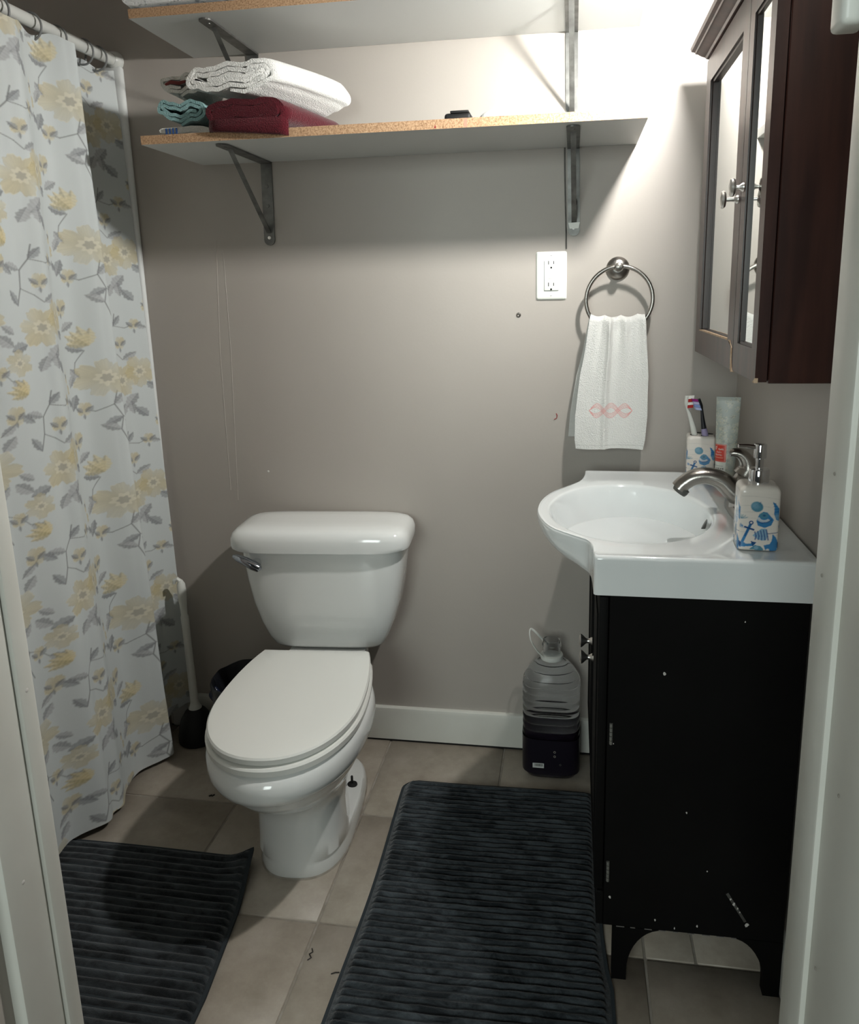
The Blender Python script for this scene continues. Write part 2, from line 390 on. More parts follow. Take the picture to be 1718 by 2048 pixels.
# door frame
jl = MB().bbox(JL-.1, JL, YD-.022, YD, 0, ZH+.1, .003, 2)
jl.bbox(JL-.1, JL-.005, YD-.073, YD-.022, 0, ZH+.1, .002, 2)
struct('trim_1', jl, M['trim'], 'white painted door jamb at the left edge, scuffed', 'door frame')
struct('trim_4', MB().bbox(JL-.17, JL-.035, YD-.10, YD-.07, 0, ZH+.1, .003, 2), M['trim'], 'shaded outer casing at the lower left corner', 'door frame')
jr = MB().bbox(JR, JR+.1, YD-.054, YD, 0, ZH+.1, .003, 2)
jr.bbox(JR+.005, JR+.1, YD-.166, YD-.052, 0, ZH+.1, .002, 2)
struct('trim_2', jr, M['trim'], 'white painted door jamb at the right edge, with dents', 'door frame')
struct('trim_5', MB().bbox(JL-.1, JR+.1, YD-.166, YD, ZH, ZH+.1, .003, 2), M['trim'], 'white door head above the opening', 'door frame')
for (x, y, z) in ((JR-.0003, YD-.02, .96), (JR+.0047, YD-.085, .80), (JR-.0003, YD-.03, 1.05), (JR+.0047, YD-.07, .62)):
    d = MB().lathe([(.0012, -.0006), (.0018, 0), (.0006, .0008)], (x, y, z), 'x', 7)
    obj('paint_blemish', d, M['binw'], bpy.data.objects['trim_2'])
for (y, z) in ((YD-.012, .80), (YD-.05, .60)):
    obj('paint_blemish', MB().lathe([(.0016, .0006), (.0026, 0), (.0008, -.0012)], (JL-(.005 if z < .7 else 0), y, z), 'x', 7), M['chip'], bpy.data.objects['trim_1'])
w = MB().bbox(.196, .218, -1.149, -1.118, 1.389, 1.47, .005, 3)
tag(obj('door_fitting', w, M['plastw']), 'small white rounded fitting on the right door jamb at the top edge', 'fitting')
# shower surround edge and tub behind the curtain
struct('trim_6', MB().bbox(-1.117, -1.066, -.018, 0, 0, 1.737, .008, 3), M['surround'], 'white vertical edge of the shower surround beside the curtain', 'shower surround')
struct('trim_7', MB().box(XL, -1.116, -.012, -.001, .40, 1.735), M['surround'], 'white shower surround panel behind the curtain', 'shower surround')
def tub():
    t = thing('bathtub', (-1.49, -.57, 0), 'white bathtub hidden behind the floral shower curtain', 'bathtub')
    rings = []
    cx, cy = -1.49, -.58
    for hx, hy, n, z in ((.335, .54, 14, 0), (.335, .54, 14, .37), (.34, .545, 14, .385), (.338, .543, 14, .398), (.27, .47, 6, .40), (.26, .46, 5, .385), (.22, .42, 5, .15), (.18, .38, 4, .10)):
        rings.append(superell(cx, cy, hx, hy, n, 64, z))
    obj('tub_shell', MB().loft(rings), M['surround'], t, angle=30)
tub()

# ------------------------------------------------------------------ vanity lamp (above the mirror cabinet, out of frame)
def lamp():
    t = thing('vanity_light', (XR, BULB.y, BULB.z), 'wall light with one bare bulb above the mirror cabinet', 'lamp')
    obj('backplate', MB().bbox(XR-.016, XR, BULB.y-.07, BULB.y+.07, BULB.z-.028, BULB.z+.06, .006), M['nickel'], t)
    obj('arm', MB().tube([(XR-.014, BULB.y, BULB.z+.02), (XR-.05, BULB.y, BULB.z+.03), (BULB.x+.055, BULB.y, BULB.z+.012)], .008, 12), M['nickel'], t)
    obj('socket', MB().lathe([(.012, .022), (.018, .026), (.018, .05), (.012, .06)], BULB, 'x', 20), M['plastw'], t)
    e = NT('lit_bulb'); e.t.nodes.remove(e.b); em = e.n('ShaderNodeEmission'); em.inputs[0].default_value = (1, .985, .945, 1); em.inputs[1].default_value = BULB_E
    e.l(em.outputs[0], e.t.nodes['Material Output'].inputs[0])
    pr = [(BULB_R*math.sin(a), -BULB_R*math.cos(a)) for a in [PI*k/14 for k in range(12)]]+[(.012, .03)]
    pr[0] = (.0003, -BULB_R)
    sh = [(.008, .058), (.03, .056), (.052, .046), (.064, .030), (.068, .016)]
    sh2 = [(r-.002, h-.001) for r, h in reversed(sh)]
    obj('shade', MB().lathe(sh+sh2, BULB, 'z', 40, False, False), M['nickel'], t)
    obj('bulb', MB().lathe(pr, BULB, 'x', 20), e.m, t)
lamp()

# ------------------------------------------------------------------ toilet (local frame: front is -y)
def egg(vb, vf, w, vw, nb, nf, z, N=72, clampb=None):
    R = []
    for k in range(N):
        a = 2*PI*k/N; c, s = math.cos(a), math.sin(a); n = nf if s < 0 else nb
        x = w*math.copysign(abs(c)**(2/n), c); q = abs(s)**(2/n)
        v = vw+(vf-vw)*q if s < 0 else vw-(vw-vb)*q
        if clampb is not None: v = max(v, clampb)
        R.append((x, -v, z))
    return R
def toilet():
    t = thing('toilet', (-.603, 0, 0), 'white two-piece toilet with its lid closed against the back wall', 'toilet', rz=math.radians(4.0))
    rings = []
    # z, vb, vf, w, vw, nb, nf
    for z, vb, vf, w, vw, nb, nf in ((0, .13, .520, .099, .36, 3.6, 2.6), (.012, .13, .522, .100, .36, 3.6, 2.6), (.028, .135, .520, .098, .36, 3.4, 2.6), (.036, .138, .519, .096, .37, 3.0, 2.6),
            (.040, .14, .518, .095, .41, 1.25, 2.6), (.07, .15, .515, .093, .415, 1.2, 2.6), (.12, .16, .514, .092, .415, 1.2, 2.6), (.150, .17, .520, .094, .41, 1.4, 2.5),
            (.172, .18, .536, .099, .40, 1.7, 2.35), (.195, .19, .572, .108, .40, 2, 2.2), (.225, .20, .612, .125, .41, 2.1, 2.1), (.255, .21, .640, .138, .42, 2.2, 2.1), (.276, .215, .648, .143, .425, 2.3, 2.1),
            (.281, .22, .656, .147, .43, 2.3, 2.1), (.2835, .22, .668, .155, .43, 2.3, 2.1), (.290, .22, .676, .158, .43, 2.3, 2.1), (.305, .22, .684, .163, .43, 2.3, 2.1), (.325, .22, .683, .163, .43, 2.3, 2.1), (.338, .22, .676, .159, .43, 2.3, 2.1), (.345, .22, .665, .152, .43, 2.3, 2.1)):
        rings.append(egg(vb, vf, w, vw, nb, nf, z))
    bowl = obj('bowl', MB().loft(rings), M['porcelain'], t, local=True, angle=50)
    # rear deck carrying the tank
    rings = [[(x*h, -(.10+(y+1)/2*.17), z) for x, y, _ in superell(0, 0, 1, 1, 6, 40, 0)] for z, h in ((.18, .06), (.25, .085), (.318, .098), (.333, .098), (.337, .094))]
    obj('deck', MB().loft(rings), M['porcelain'], t, local=True)
    # seat ring and lid
    def slab(z0, z1, w, vf, back, dome=0.):
        R = []
        for z, k in ((z0, .006), (z0+.002, .001), (z1-.005, 0), (z1-.0015, .003), (z1, .010)):
            R.append(egg(.10, vf-k, w-k, .455, 2, 2.15, z, clampb=back+k*.5))
        for k, dz in ((.05, dome*.5), (.10, dome*.9)):
            R.append(egg(.13+k, vf-k, w-k, .455, 2, 2.15, z1+dz, clampb=back+k*.4))
        return MB().loft(R)
    obj('seat', slab(.3462, .3645, .157, .674, .262), M['seat'], t, local=True, angle=30)
    obj('lid', slab(.3662, .3835, .153, .668, .252, .003), M['seat'], t, local=True, angle=30)
    obj('hinge_bar', MB().bbox(-.10, .10, -.268, -.222, .338, .366, .006), M['seat'], t, local=True)
    for s in (-1, 1):
        obj('bolt_cap', MB().lathe([(.013, 0), (.012, .004), (.003, .0065), (.003, .024), (.0012, .026)] if s > 0 else [(.013, 0), (.013, .006), (.007, .014), (.001, .016)], (s*.070, -.262, .0365), 'z', 14), M['rubber'] if s > 0 else M['porcelain'], t, local=True)
    # tank
    R = []
    for z, hw, yb, yf in ((.3385, .126, -.03, -.150), (.342, .134, -.026, -.158), (.350, .141, -.022, -.166), (.372, .152, -.02, -.174), (.41, .167, -.016, -.181), (.46, .181, -.014, -.186), (.52, .191, -.012, -.190), (.58, .198, -.012, -.192), (.609, .199, -.012, -.192)):
        R.append(superell(0, (yb+yf)/2, hw, (yb-yf)/2, 5, 64, z, .05))
    obj('tank', MB().loft(R), M['porcelain'], t, local=True)
    R = []
    for z, d, e in ((.603, .008, 0), (.606, .002, 0), (.613, 0, 0), (.630, .001, 0), (.642, .006, .004), (.650, .016, .010), (.655, .032, .024), (.6575, .06, .046), (.658, .10, .07)):
        R.append(superell(-.003, -.108, .2185-d, .100-e, 5.5-20*e, 72, z, .04))
    obj('tank_lid', MB().loft(R), M['porcelain'], t, local=True)
    h = obj('flush_handle', MB().tube([(-.198, -.208, .5965), (-.188, -.212, .594), (-.168, -.213, .5855), (-.150, -.212, .575), (-.138, -.210, .568), (-.133, -.208, .566)], [.005, .0095, .012, .013, .0115, .004], 16, [.8, .8, .8, .85, .85, .8]), M['darkchrome'], t, local=True)
    obj('pivot', MB().lathe([(.011, 0), (.012, -.006), (.008, -.022), (.003, -.024)], (-.150, -.189, .574), 'y', 18), M['chrome'], t, local=True)
    obj('caulk_bead', MB().loft([egg(.128, .5235, .1015, .36, 3.6, 2.6, 0), egg(.13, .521, .0995, .36, 3.6, 2.6, .0028)]), M['grout'], t, local=True)
toilet()

# ------------------------------------------------------------------ vanity cabinet
VX0, VX1, VY0, VY1, VZ0, VZ1 = .05, .361, -.667, -.115, .11, .723
def vanity():
    t = thing('vanity_cabinet', ((VX0+VX1)/2, (VY0+VY1)/2, 0), 'black painted vanity cabinet with chipped paint under the sink', 'cabinet')
    obj('side_panel', MB().bbox(VX0+.012, VX1, VY0, VY0+.016, VZ0, VZ1, .0012, 1), M['black'], t)
    obj('side_panel', MB().bbox(VX0+.012, VX1, VY1-.016, VY1, VZ0, VZ1, .0012, 1), M['black'], t)
    obj('bottom_panel', MB().box(VX0+.012, VX1, VY0+.016, VY1-.016, VZ0, VZ0+.015), M['black'], t, smooth=False)
    obj('back_panel', MB().box(VX1-.006, VX1, VY0+.016, VY1-.016, VZ0+.015, .62), M['black'], t, smooth=False)
    obj('front_rail', MB().box(VX0+.0112, VX0+.028, VY0+.016, VY1-.016, VZ1-.03, VZ1), M['black'], t, smooth=False)
    ym = -.388
    for i, (a, b) in enumerate(((VY0+.002, ym-.0015), (ym+.0015, VY1-.002))):
        d = MB().bbox(VX0-.004, VX0+.0105, a, b, .18, VZ1-.004, .002, 2)
        do = obj('door', d, M['black'], t)
        ky = ym-.03 if i == 0 else ym+.03
        kz = .487 if i == 0 else .492
        obj('knob', MB().lathe([(.0085, 0), (.0075, -.003), (.0045, -.008), (.005, -.013), (.0125, -.021), (.0135, -.024), (.010, -.0265), (.002, -.0275)], (VX0-.004, ky, kz), 'x', 24), M['knobm'], do)
        pa = MB()
        pa.box(VX0-.0065, VX0-.0038, a+.03, b-.03, .23, .234).box(VX0-.0065, VX0-.0038, a+.03, b-.03, .672, .676)
        pa.box(VX0-.0065, VX0-.0038, a+.03, a+.034, .234, .672).box(VX0-.0065, VX0-.0038, b-.034, b-.03, .234, .672)
        obj('panel_moulding', pa, M['black'], do, smooth=False)
    obj('bottom_rail', MB().bbox(VX0, VX0+.0118, VY0+.001, VY1-.001, VZ0, .177, .001, 1), M['black'], t)
    for (z0, z1) in ((.462, .501), (.200, .240)):
        h = MB(); n = 5
        for k in range(n): h.lathe([(.0028, k*(z1-z0)/n+.0006), (.0028, (k+1)*(z1-z0)/n-.0006)], (VX0+.0185, VY0-.001, z0), 'z', 10)
        obj('hinge', h, mat('worn_hinge_steel', (.22, .22, .20), .5, .5) if 'worn_hinge_steel' not in bpy.data.materials else bpy.data.materials['worn_hinge_steel'], t)
    # bracket feet with a curved inner edge
    def arc(x0, xt, n=10):  # from foot toe at x0 (z=0) up to xt at z=VZ0
        return [(x0+(xt-x0)*(1-math.cos(PI/2*k/n)), .02+(VZ0-.02)*math.sin(PI/2*k/n)) for k in range(n+1)]
    for y0, y1 in ((VY0, VY0+.02), (VY1-.02, VY1)):
        p = [(.079, VZ0), (.079, 0), (.104, 0)]+arc(.104, .165)
        obj('foot', MB().prism(p, 'y', y0, y1), M['black'], t, smooth=False)
        p = [(VX1, VZ0), (VX1, 0), (.334, 0)]+arc(.334, .278)
        obj('foot', MB().prism(p, 'y', y0, y1), M['black'], t, smooth=False)
    chips = [(.150, .593, .0032), (.073, .463, .0012), (.073, .168, .0028), (.150, .131, .0025), (.183, .118, .002), (.220, .127, .0022), (.301, .140, .0045), (.278, .178, .0032), (.272, .187, .0022), (.284, .170, .002), (.288, .163, .0016), (.232, .237, .0015), (.194, .345, .0018), (.268, .688, .0014)]
    for x, z, r in chips:
        n = 9; pr = [(x+r*random.uniform(.5, 1.2)*math.cos(2*PI*k/n)*.75, z+r*random.uniform(.6, 1.3)*math.sin(2*PI*k/n)) for k in range(n)]
        obj('paint_chip', MB().prism(pr, 'y', VY0-.0005, VY0+.0005), M['chip'], t, smooth=False)
    obj('paint_chip', MB().prism([(.264, .196), (.268, .199), (.300, .146), (.296, .144)], 'y', VY0-.0003, VY0+.0005), M['steel'], t, smooth=False)
    s = MB()
    for k in range(9):
        x = .085+k*.024; s.box(x, x+random.uniform(.008, .016), VY0-.0006, VY0+.0004, VZ0-.0004, VZ0+.0008)
    obj('edge_wear', s, mat('worn_edge', (.16, .15, .14), .8), t, smooth=False)
vanity()

# ------------------------------------------------------------------ ceramic sink top
def catmull(P, n):
    out = []; P = [np.array(p, float) for p in P]
    for i in range(len(P)-1):
        p0 = P[max(i-1, 0)]; p1, p2 = P[i], P[i+1]; p3 = P[min(i+2, len(P)-1)]
        for k in range(n):
            t = k/n; out.append(.5*((2*p1)+(-p0+p2)*t+(2*p0-5*p1+4*p2-p3)*t*t+(-p0+3*p1-3*p2+p3)*t**3))
    out.append(P[-1]); return np.array(out)
def sink():
    ZT = .790; ZB = .7255
    YN, YF, XW = -.674, -.105, .372
    front = catmull([(.036, YN+.006), (.0345, -.650), (.033, -.625), (.025, -.596), (-.002, -.570), (-.034, -.536), (-.054, -.488), (-.064, -.43), (-.0595, -.363), (-.040, -.298), (-.004, -.238), (.018, -.195), (.0275, -.15), (.030, YF-.006)], 10)
    # resample whole outline densely as a closed loop
    loop = [tuple(p) for p in front]
    def side(a, b, n): return [(a[0]+(b[0]-a[0])*k/n, a[1]+(b[1]-a[1])*k/n) for k in range(n)]
    rc = .006
    loop += [(.030+rc*(1-math.cos(a)), YF-rc+rc*math.sin(a)) for a in [PI/2*k/4 for k in range(1, 4)]]
    loop += side((.036, YF), (XW-.003, YF), 30)+side((XW, YF-.003), (XW, YN+.003), 40)+side((XW-.003, YN), (.042, YN), 30)
    loop += [(.042-rc*math.sin(a), YN+rc*(1-math.cos(a))) for a in [PI/2*k/4 for k in range(0, 4)]]
    O = np.array(loop); C = np.array([.108, -.412]); n = len(O)
    # inner ellipse point along the same ray
    d = O-C; ang = np.arctan2(d[:, 1]/.187, d[:, 0]/.147)
    E = lambda k, ox=0.: C+np.stack([ox+.147*k*np.cos(ang), .187*k*np.sin(ang)], 1)
    rings = []
    def ring(P, z): rings.append([(p[0], p[1], z if np.ndim(z) == 0 else z[i]) for i, p in enumerate(P)])
    for k, z, ox in ((.10, .652, .05), (.14, .653, .049), (.28, .656, .044), (.42, .663, .037), (.55, .673, .029), (.66, .685, .022), (.76, .701, .015), (.84, .719, .010), (.90, .738, .006), (.945, .757, .003), (.975, .7735, .001), (.992, .7825, 0), (1.008, .7865, 0), (1.025, .7880, 0), (1.045, .7886, 0)):
        ring(E(k, ox), z)
    # deck: blend from the ellipse to the outline
    for t, z in ((.35, .7888), (.7, .7892), (.9, .7896)):
        ring(E(1.045)*(1-t)+(O+(C-O)*.0)*t, z)
    inw = lambda r: O-(d/np.linalg.norm(d, axis=1)[:, None])*r
    ring(inw(.006), .7902); ring(inw(.0035), .7896); ring(inw(.001), .7875); ring(O, .784)
    # underside of the bowed front tapers back to the straight cabinet line
    B = O.copy(); B[:, 0] = np.where(B[:, 0] < .036, .036-(.036-B[:, 0])*.03, B[:, 0])
    B[:, 1] = np.where(O[:, 0] < .036, np.clip(O[:, 1], YN+.002, YF-.002), O[:, 1])
    for s in (.15, .3, .45, .6, .75, .87, .95, 1.):
        k = 1-math.sqrt(max(0, 1-s**2.4)); k = k if s < 1 else 1.
        bz = .784+(ZB-.784)*s
        ring(O*(1-k)+B*k, bz)
    mb = MB().loft(rings, True, True)
    t = thing('sink_top', (.17, -.39, ZB), 'white ceramic sink top with a bowed front over the black vanity', 'sink')
    obj('basin', mb, M['sinkw'], t, angle=60)
    dr = obj('drain', MB().lathe([(.020, .0), (.021, .0025), (.015, .003), (.006, .0045), (.001, .005)], (.158, -.412, .6515), 'z', 24), M['nickel'], t)
    # overflow slot in the back wall of the bowl
    ov = MB(); R = []
    for k in range(20):
        a = 2*PI*k/20; R.append((.2472+.0058*math.sin(a), -.400+.0040*math.cos(a), .7620+.0110*math.sin(a)))
    ov.loft([R, [(x+.010, y, z) for x, y, z in R]])
    obj('overflow_slot', ov, M['steel'], t)
sink()
def faucet():
    y = -.412; z0 = .7895
    t = thing('faucet', (.312, y, z0), 'brushed nickel single-lever faucet on the sink deck', 'faucet')
    R = []
    for z, k in ((0, 1.), (.006, 1.), (.010, .94), (.014, .80)):
        R.append([(.312+(p[0])*k, y+p[1]*k, z0+z) for p in superell(0, 0, .027, .072, 3, 48, 0)])
    obj('base_plate', MB().loft(R), M['nickel'], t)
    obj('body', MB().lathe([(.026, .008), (.025, .02), (.0235, .04), (.022, .05), (.0225, .053), (.0225, .056), (.021, .064), (.014, .075), (.004, .079)], (.312, y, z0), 'z', 32), M['nickel'], t)
    sp = catmull([(.312, y, z0+.022), (.290, y, z0+.042), (.270, y, z0+.060), (.245, y, z0+.0675), (.222, y, z0+.064), (.205, y, z0+.053), (.196, y, z0+.043)], 6)
    n = len(sp); rad = np.interp(np.linspace(0, 1, n), [0, .2, .5, .8, 1], [.026, .0225, .0185, .0175, .0180])
    s = obj('spout', MB().tube([tuple(p) for p in sp], list(rad), 20, .82), M['nickel'], t)
    obj('aerator', MB().tube([(.203, y, z0+.0445), (.199, y, z0+.0385), (.1965, y, z0+.035)], [.0172, .0168, .0150], 18, .85), M['steel'], s)
    hp = catmull([(.312, y, z0+.070), (.3165, y, z0+.084), (.312, y, z0+.099), (.302, y, z0+.109), (.290, y, z0+.112), (.283, y, z0+.110)], 6)
    n = len(hp); rad = np.interp(np.linspace(0, 1, n), [0, .3, .7, 1], [.0220, .0175, .0130, .0100])
    obj('lever', MB().tube([tuple(p) for p in hp], list(rad), 18, list(np.linspace(.95, .55, n)), upv=(1, 0, 0)), M['nickel'], t)
faucet()

# ------------------------------------------------------------------ nautical print shared by the dispenser and the holder
def nautical():
    w, h = .060, .105
    c = Cv(w, h, .0005, lin(214, 208, 200))
    blue, dk, lt, teal = lin(52, 118, 168), lin(30, 72, 120), lin(130, 168, 190), lin(78, 130, 150)
    S = lambda px, py: ((px-130)/1100*w, (1900-py)/1680*h)   # layout units of the front face
    U = w/1100
    for yy in (480, 720, 890, 1050, 1410): c.line([S(160, yy), S(500, yy-12), S(900, yy+15), S(1210, yy+60)], .0005, lin(150, 150, 150), .45)
    # clam
    cx, cy = S(600, 740); u, v = c.disc(cx, cy, 165*U, 150*U, teal, -.5)
    c.disc(cx-40*U, cy+30*U, 110*U, 90*U, lt, -.5, .5, .8)
    for k in range(7): c.line([S(690, 610), S(440+50*k, 830+28*math.sin(k))], .0004, dk, .35)
    # spiral cone shell at the right
    c.poly([S(1000, 590), S(1080, 640), S(1190, 770), S(1235, 850), S(1225, 1110), S(1120, 1060), S(1050, 900), S(1060, 760)], blue)
    for k in range(6): c.line([S(1010+20*k, 650+70*k), S(1090+30*k, 640+70*k)], .0009, dk, .7)
    c.disc(*S(1150, 980), 60*U, 90*U, lt, .3, .5, .8)
    # banded top shell
    c.poly([S(600, 1110), S(660, 950), S(780, 860), S(880, 880), S(1060, 1060), S(1000, 1210), S(830, 1280), S(650, 1230)], blue)
    c.disc(*S(790, 960), 120*U, 95*U, teal, 0, .9, .4); c.disc(*S(800, 960), 40*U, 30*U, dk, 0, .8, .8)
    for k in range(11):
        a = 2.75+k*.21; c.line([(S(800, 990)[0]+135*U*math.cos(a+.7), S(800, 990)[1]+110*U*math.sin(a+.7)), (S(800, 990)[0]+205*U*math.cos(a+.7), S(800, 990)[1]+165*U*math.sin(a+.7))], .0016, lin(214, 214, 208), .75)
    c.line([S(640, 1130), S(760, 1160), S(900, 1130), S(1000, 1060)], .0014, dk, .8)
    # striped whelk
    c.poly([S(520, 1490), S(620, 1410), S(740, 1310), S(860, 1300), S(930, 1440), S(890, 1600), S(780, 1620), S(650, 1580)], lt)
    for k in range(5): c.line([S(580+75*k, 1400-18*k), S(620+75*k, 1500), S(600+85*k, 1590)], .0022, lin(62, 92, 140), .85)
    # anchor
    c.line([S(460, 1190), S(210, 1780)], .0043, blue); c.line([S(450, 1220), S(330, 1500)], .0028, dk, .6)
    c.disc(*S(470, 1160), 62*U, 62*U, dk); c.disc(*S(470, 1160), 28*U, 28*U, lin(214, 208, 200))
    c.line([S(310, 1275), S(540, 1340)], .0030, dk)
    c.poly([S(130, 1600), S(230, 1690), S(220, 1810), S(150, 1740)], dk)
    c.poly([S(200, 1800), S(280, 1660), S(360, 1720), S(520, 1700), S(640, 1670), S(560, 1770), S(380, 1790)], blue)
    c.poly([S(480, 1640), S(640, 1670), S(540, 1770)], dk)
    # second anchor and wave at the lower right
    c.poly([S(1050, 1440), S(1130, 1500), S(1200, 1620), S(1200, 1900), S(900, 1900), S(830, 1740), S(990, 1700), S(1040, 1600)], blue)
    c.poly([S(440, 1860), S(600, 1740), S(760, 1770), S(860, 1870), S(760, 1900)], teal); c.disc(*S(640, 1810), 60*U, 50*U, lt, 0, .7)
    c.disc(*S(945, 1870), 45*U, 55*U, lin(214, 208, 200))
    c.line([S(920, 1430), S(1210, 1390)], .0013, dk, .8)
    for k in range(12):
        a = .2+k*.16; c.line([S(200, 1060), (S(200, 1060)[0]+(150+30*(k % 3))*U*math.cos(a), S(200, 1060)[1]+(110+20*(k % 2))*U*math.sin(a))], .0006, teal, .7)
    for k in range(7):
        a = 2.2+k*.45; c.line([S(250, 1240), (S(250, 1240)[0]+95*U*math.cos(a), S(250, 1240)[1]+70*U*math.sin(a))], .001, blue, .7)
    return c
NAUT = nautical()
def printed_block(name, parent, cx, cy, z0, w, d, h, mt, rz=0., rr=.010, plain_top=.0):
    NU = 260
    prof = [(0, .0035), (.0012, .001), (.0035, 0)]+[(h*k/140, 0) for k in range(6, 140) if h*k/140 < h-rr]+[(h-rr+rr*math.sin(a), rr*(1-math.cos(a))) for a in [PI/2*k/8 for k in range(0, 9)]]+[(h+.0004, w*.35), (h+.0004, w*.499)]
    P = np.zeros((NU, len(prof), 3)); Cc = np.zeros((NU, len(prof), 3))
    for j, (z, ins) in enumerate(prof):
        Q0 = np.array(superell(0, 0, w/2-ins, d/2-ins, 9 if ins < rr else 6, 1440, z, .01)); Q0 = np.vstack([Q0, Q0[:1]])
        al = np.concatenate([[0], np.cumsum(np.linalg.norm(np.diff(Q0, axis=0), axis=1))]); ss = np.linspace(0, al[-1], NU, endpoint=False)
        R = np.stack([np.interp(ss, al, Q0[:, k]) for k in range(3)], 1)
        for i, p in enumerate(R): P[i, j] = p
    x, y, z = P[..., 0], P[..., 1], P[..., 2]
    fr = np.abs(y)*w/d >= np.abs(x)
    u = np.where(fr, np.where(y < 0, x, -x)/w, np.where(x > 0, y, -y)/d)+.5
    Cc = NAUT.sample(np.clip(u, 0, 1)*NAUT.w, np.clip(z/h, 0, 1)*NAUT.h)
    c, s = math.cos(rz), math.sin(rz)
    Q = P.copy(); Q[..., 0] = cx+x*c-y*s; Q[..., 1] = cy+x*s+y*c; Q[..., 2] = z0+z
    return grid_obj(name, Q, mt, parent, Cc, wrapu=True)
def dispenser():
    cx, cy, z0, rz = .2905, -.600, .7905, math.radians(-4)
    t = thing('soap_dispenser', (cx, cy, z0), 'square ceramic soap dispenser with blue seashell print and chrome pump', 'soap dispenser')
    printed_block('bottle', t, cx, cy, z0, .061, .058, .104, M['print'], rz, .011)
    p = obj('pump_collar', MB().lathe([(.015, .102), (.0155, .104), (.0155, .1245), (.0145, .126), (.006, .1265), (.006, .142), (.0058, .143), (.0095, .1435), (.0095, .164), (.0088, .1655), (.002, .166)], (cx, cy, z0), 'z', 32), M['chrome'], t)
    obj('nozzle', MB().tube([(cx-.004, cy, z0+.159), (cx-.018, cy-.001, z0+.1615), (cx-.034, cy-.003, z0+.1625)], [.0042, .0036, .0030], 12), M['chrome'], t)
dispenser()
def holder():
    cx, cy, z0 = .2715, -.172, .7905
    t = thing('toothbrush_holder', (cx, cy, z0), 'square ceramic toothbrush holder with blue seashell print', 'toothbrush holder')
    printed_block('cup', t, cx, cy, z0, .058, .056, .098, M['print'], math.radians(-6), .007)
    for x, y in ((-.016, -.008), (.005, -.015), (.018, .005), (-.002, .014)):
        obj('hole', MB().lathe([(.0078, 0), (.0078, .0009)], (cx+x, cy+y, z0+.0976), 'z', 20), M['dark'], t, smooth=False)
holder()
def brush(name, label, root, tip, col, gripcol, stripes, leanx, headlen=.026):
    r, q = Vector(root), Vector(tip); t = thing(name, tuple(r), label, 'toothbrush', 'toothbrushes in the printed holder')
    d = (q-r); L = d.length
    bend = Vector((leanx, 0, 0))
    pts = catmull([tuple(r), tuple(r+d*.25), tuple(r+d*.55+bend*.5), tuple(r+d*.78+bend), tuple(q)], 6)
    n = len(pts); rad = np.interp(np.linspace(0, 1, n), [0, .2, .45, .7, .8, 1], [.0058, .0058, .0040, .0026, .0040, .0042])
    obj('handle', MB().tube([tuple(p) for p in pts], list(rad), 14), mat(name+'_plastic', col, .35), t)
    if gripcol:
        g = MB().tube([tuple(r+d*.03), tuple(r+d*.15), tuple(r+d*.24)], [.0066, .0066, .0056], 14)
        obj('grip', g, mat(name+'_grip', gripcol, .45), t)
    ax = (Vector(pts[-1])-Vector(pts[int(n*.78)])).normalized(); side = Vector((1 if leanx < 0 else -1, -.15, .12)).normalized()
    base = Vector(pts[-1])-ax*headlen
    for k, sc in enumerate(stripes):
        a, b = headlen*k/len(stripes), headlen*(k+.9)/len(stripes)
        o0 = base+ax*((a+b)/2)+side*.003
        e1 = side; e2 = ax; e3 = e1.cross(e2).normalized(); V = []
        hl = (b-a)/2
        for s1 in (0, .0115):
            for s2 in (-hl, hl):
                for s3 in (-.0045, .0045): V.append(tuple(o0+e1*s1+e2*s2+e3*s3))
        obj('bristle_tuft', MB().add(V, [(0, 1, 3, 2), (4, 6, 7, 5), (0, 4, 5, 1), (2, 3, 7, 6), (0, 2, 6, 4), (1, 5, 7, 3)]), mat(name+'_bristle%d' % k, sc, .8), t, smooth=False)
brush('toothbrush', 'white toothbrush with red striped bristles in the seashell holder', (.2575, -.181, .884), (.2385, -.181, .972), lin(205, 206, 200), None, [lin(160, 30, 28), lin(215, 215, 208), lin(160, 30, 28), lin(222, 222, 216)], -.005)
brush('toothbrush', 'black toothbrush with purple and blue bristles in the seashell holder', (.2785, -.188, .884), (.2600, -.188, .9665), (.008, .008, .012), lin(150, 140, 175), [lin(170, 180, 215), lin(130, 150, 200), lin(178, 176, 210), lin(130, 30, 110)], .003)
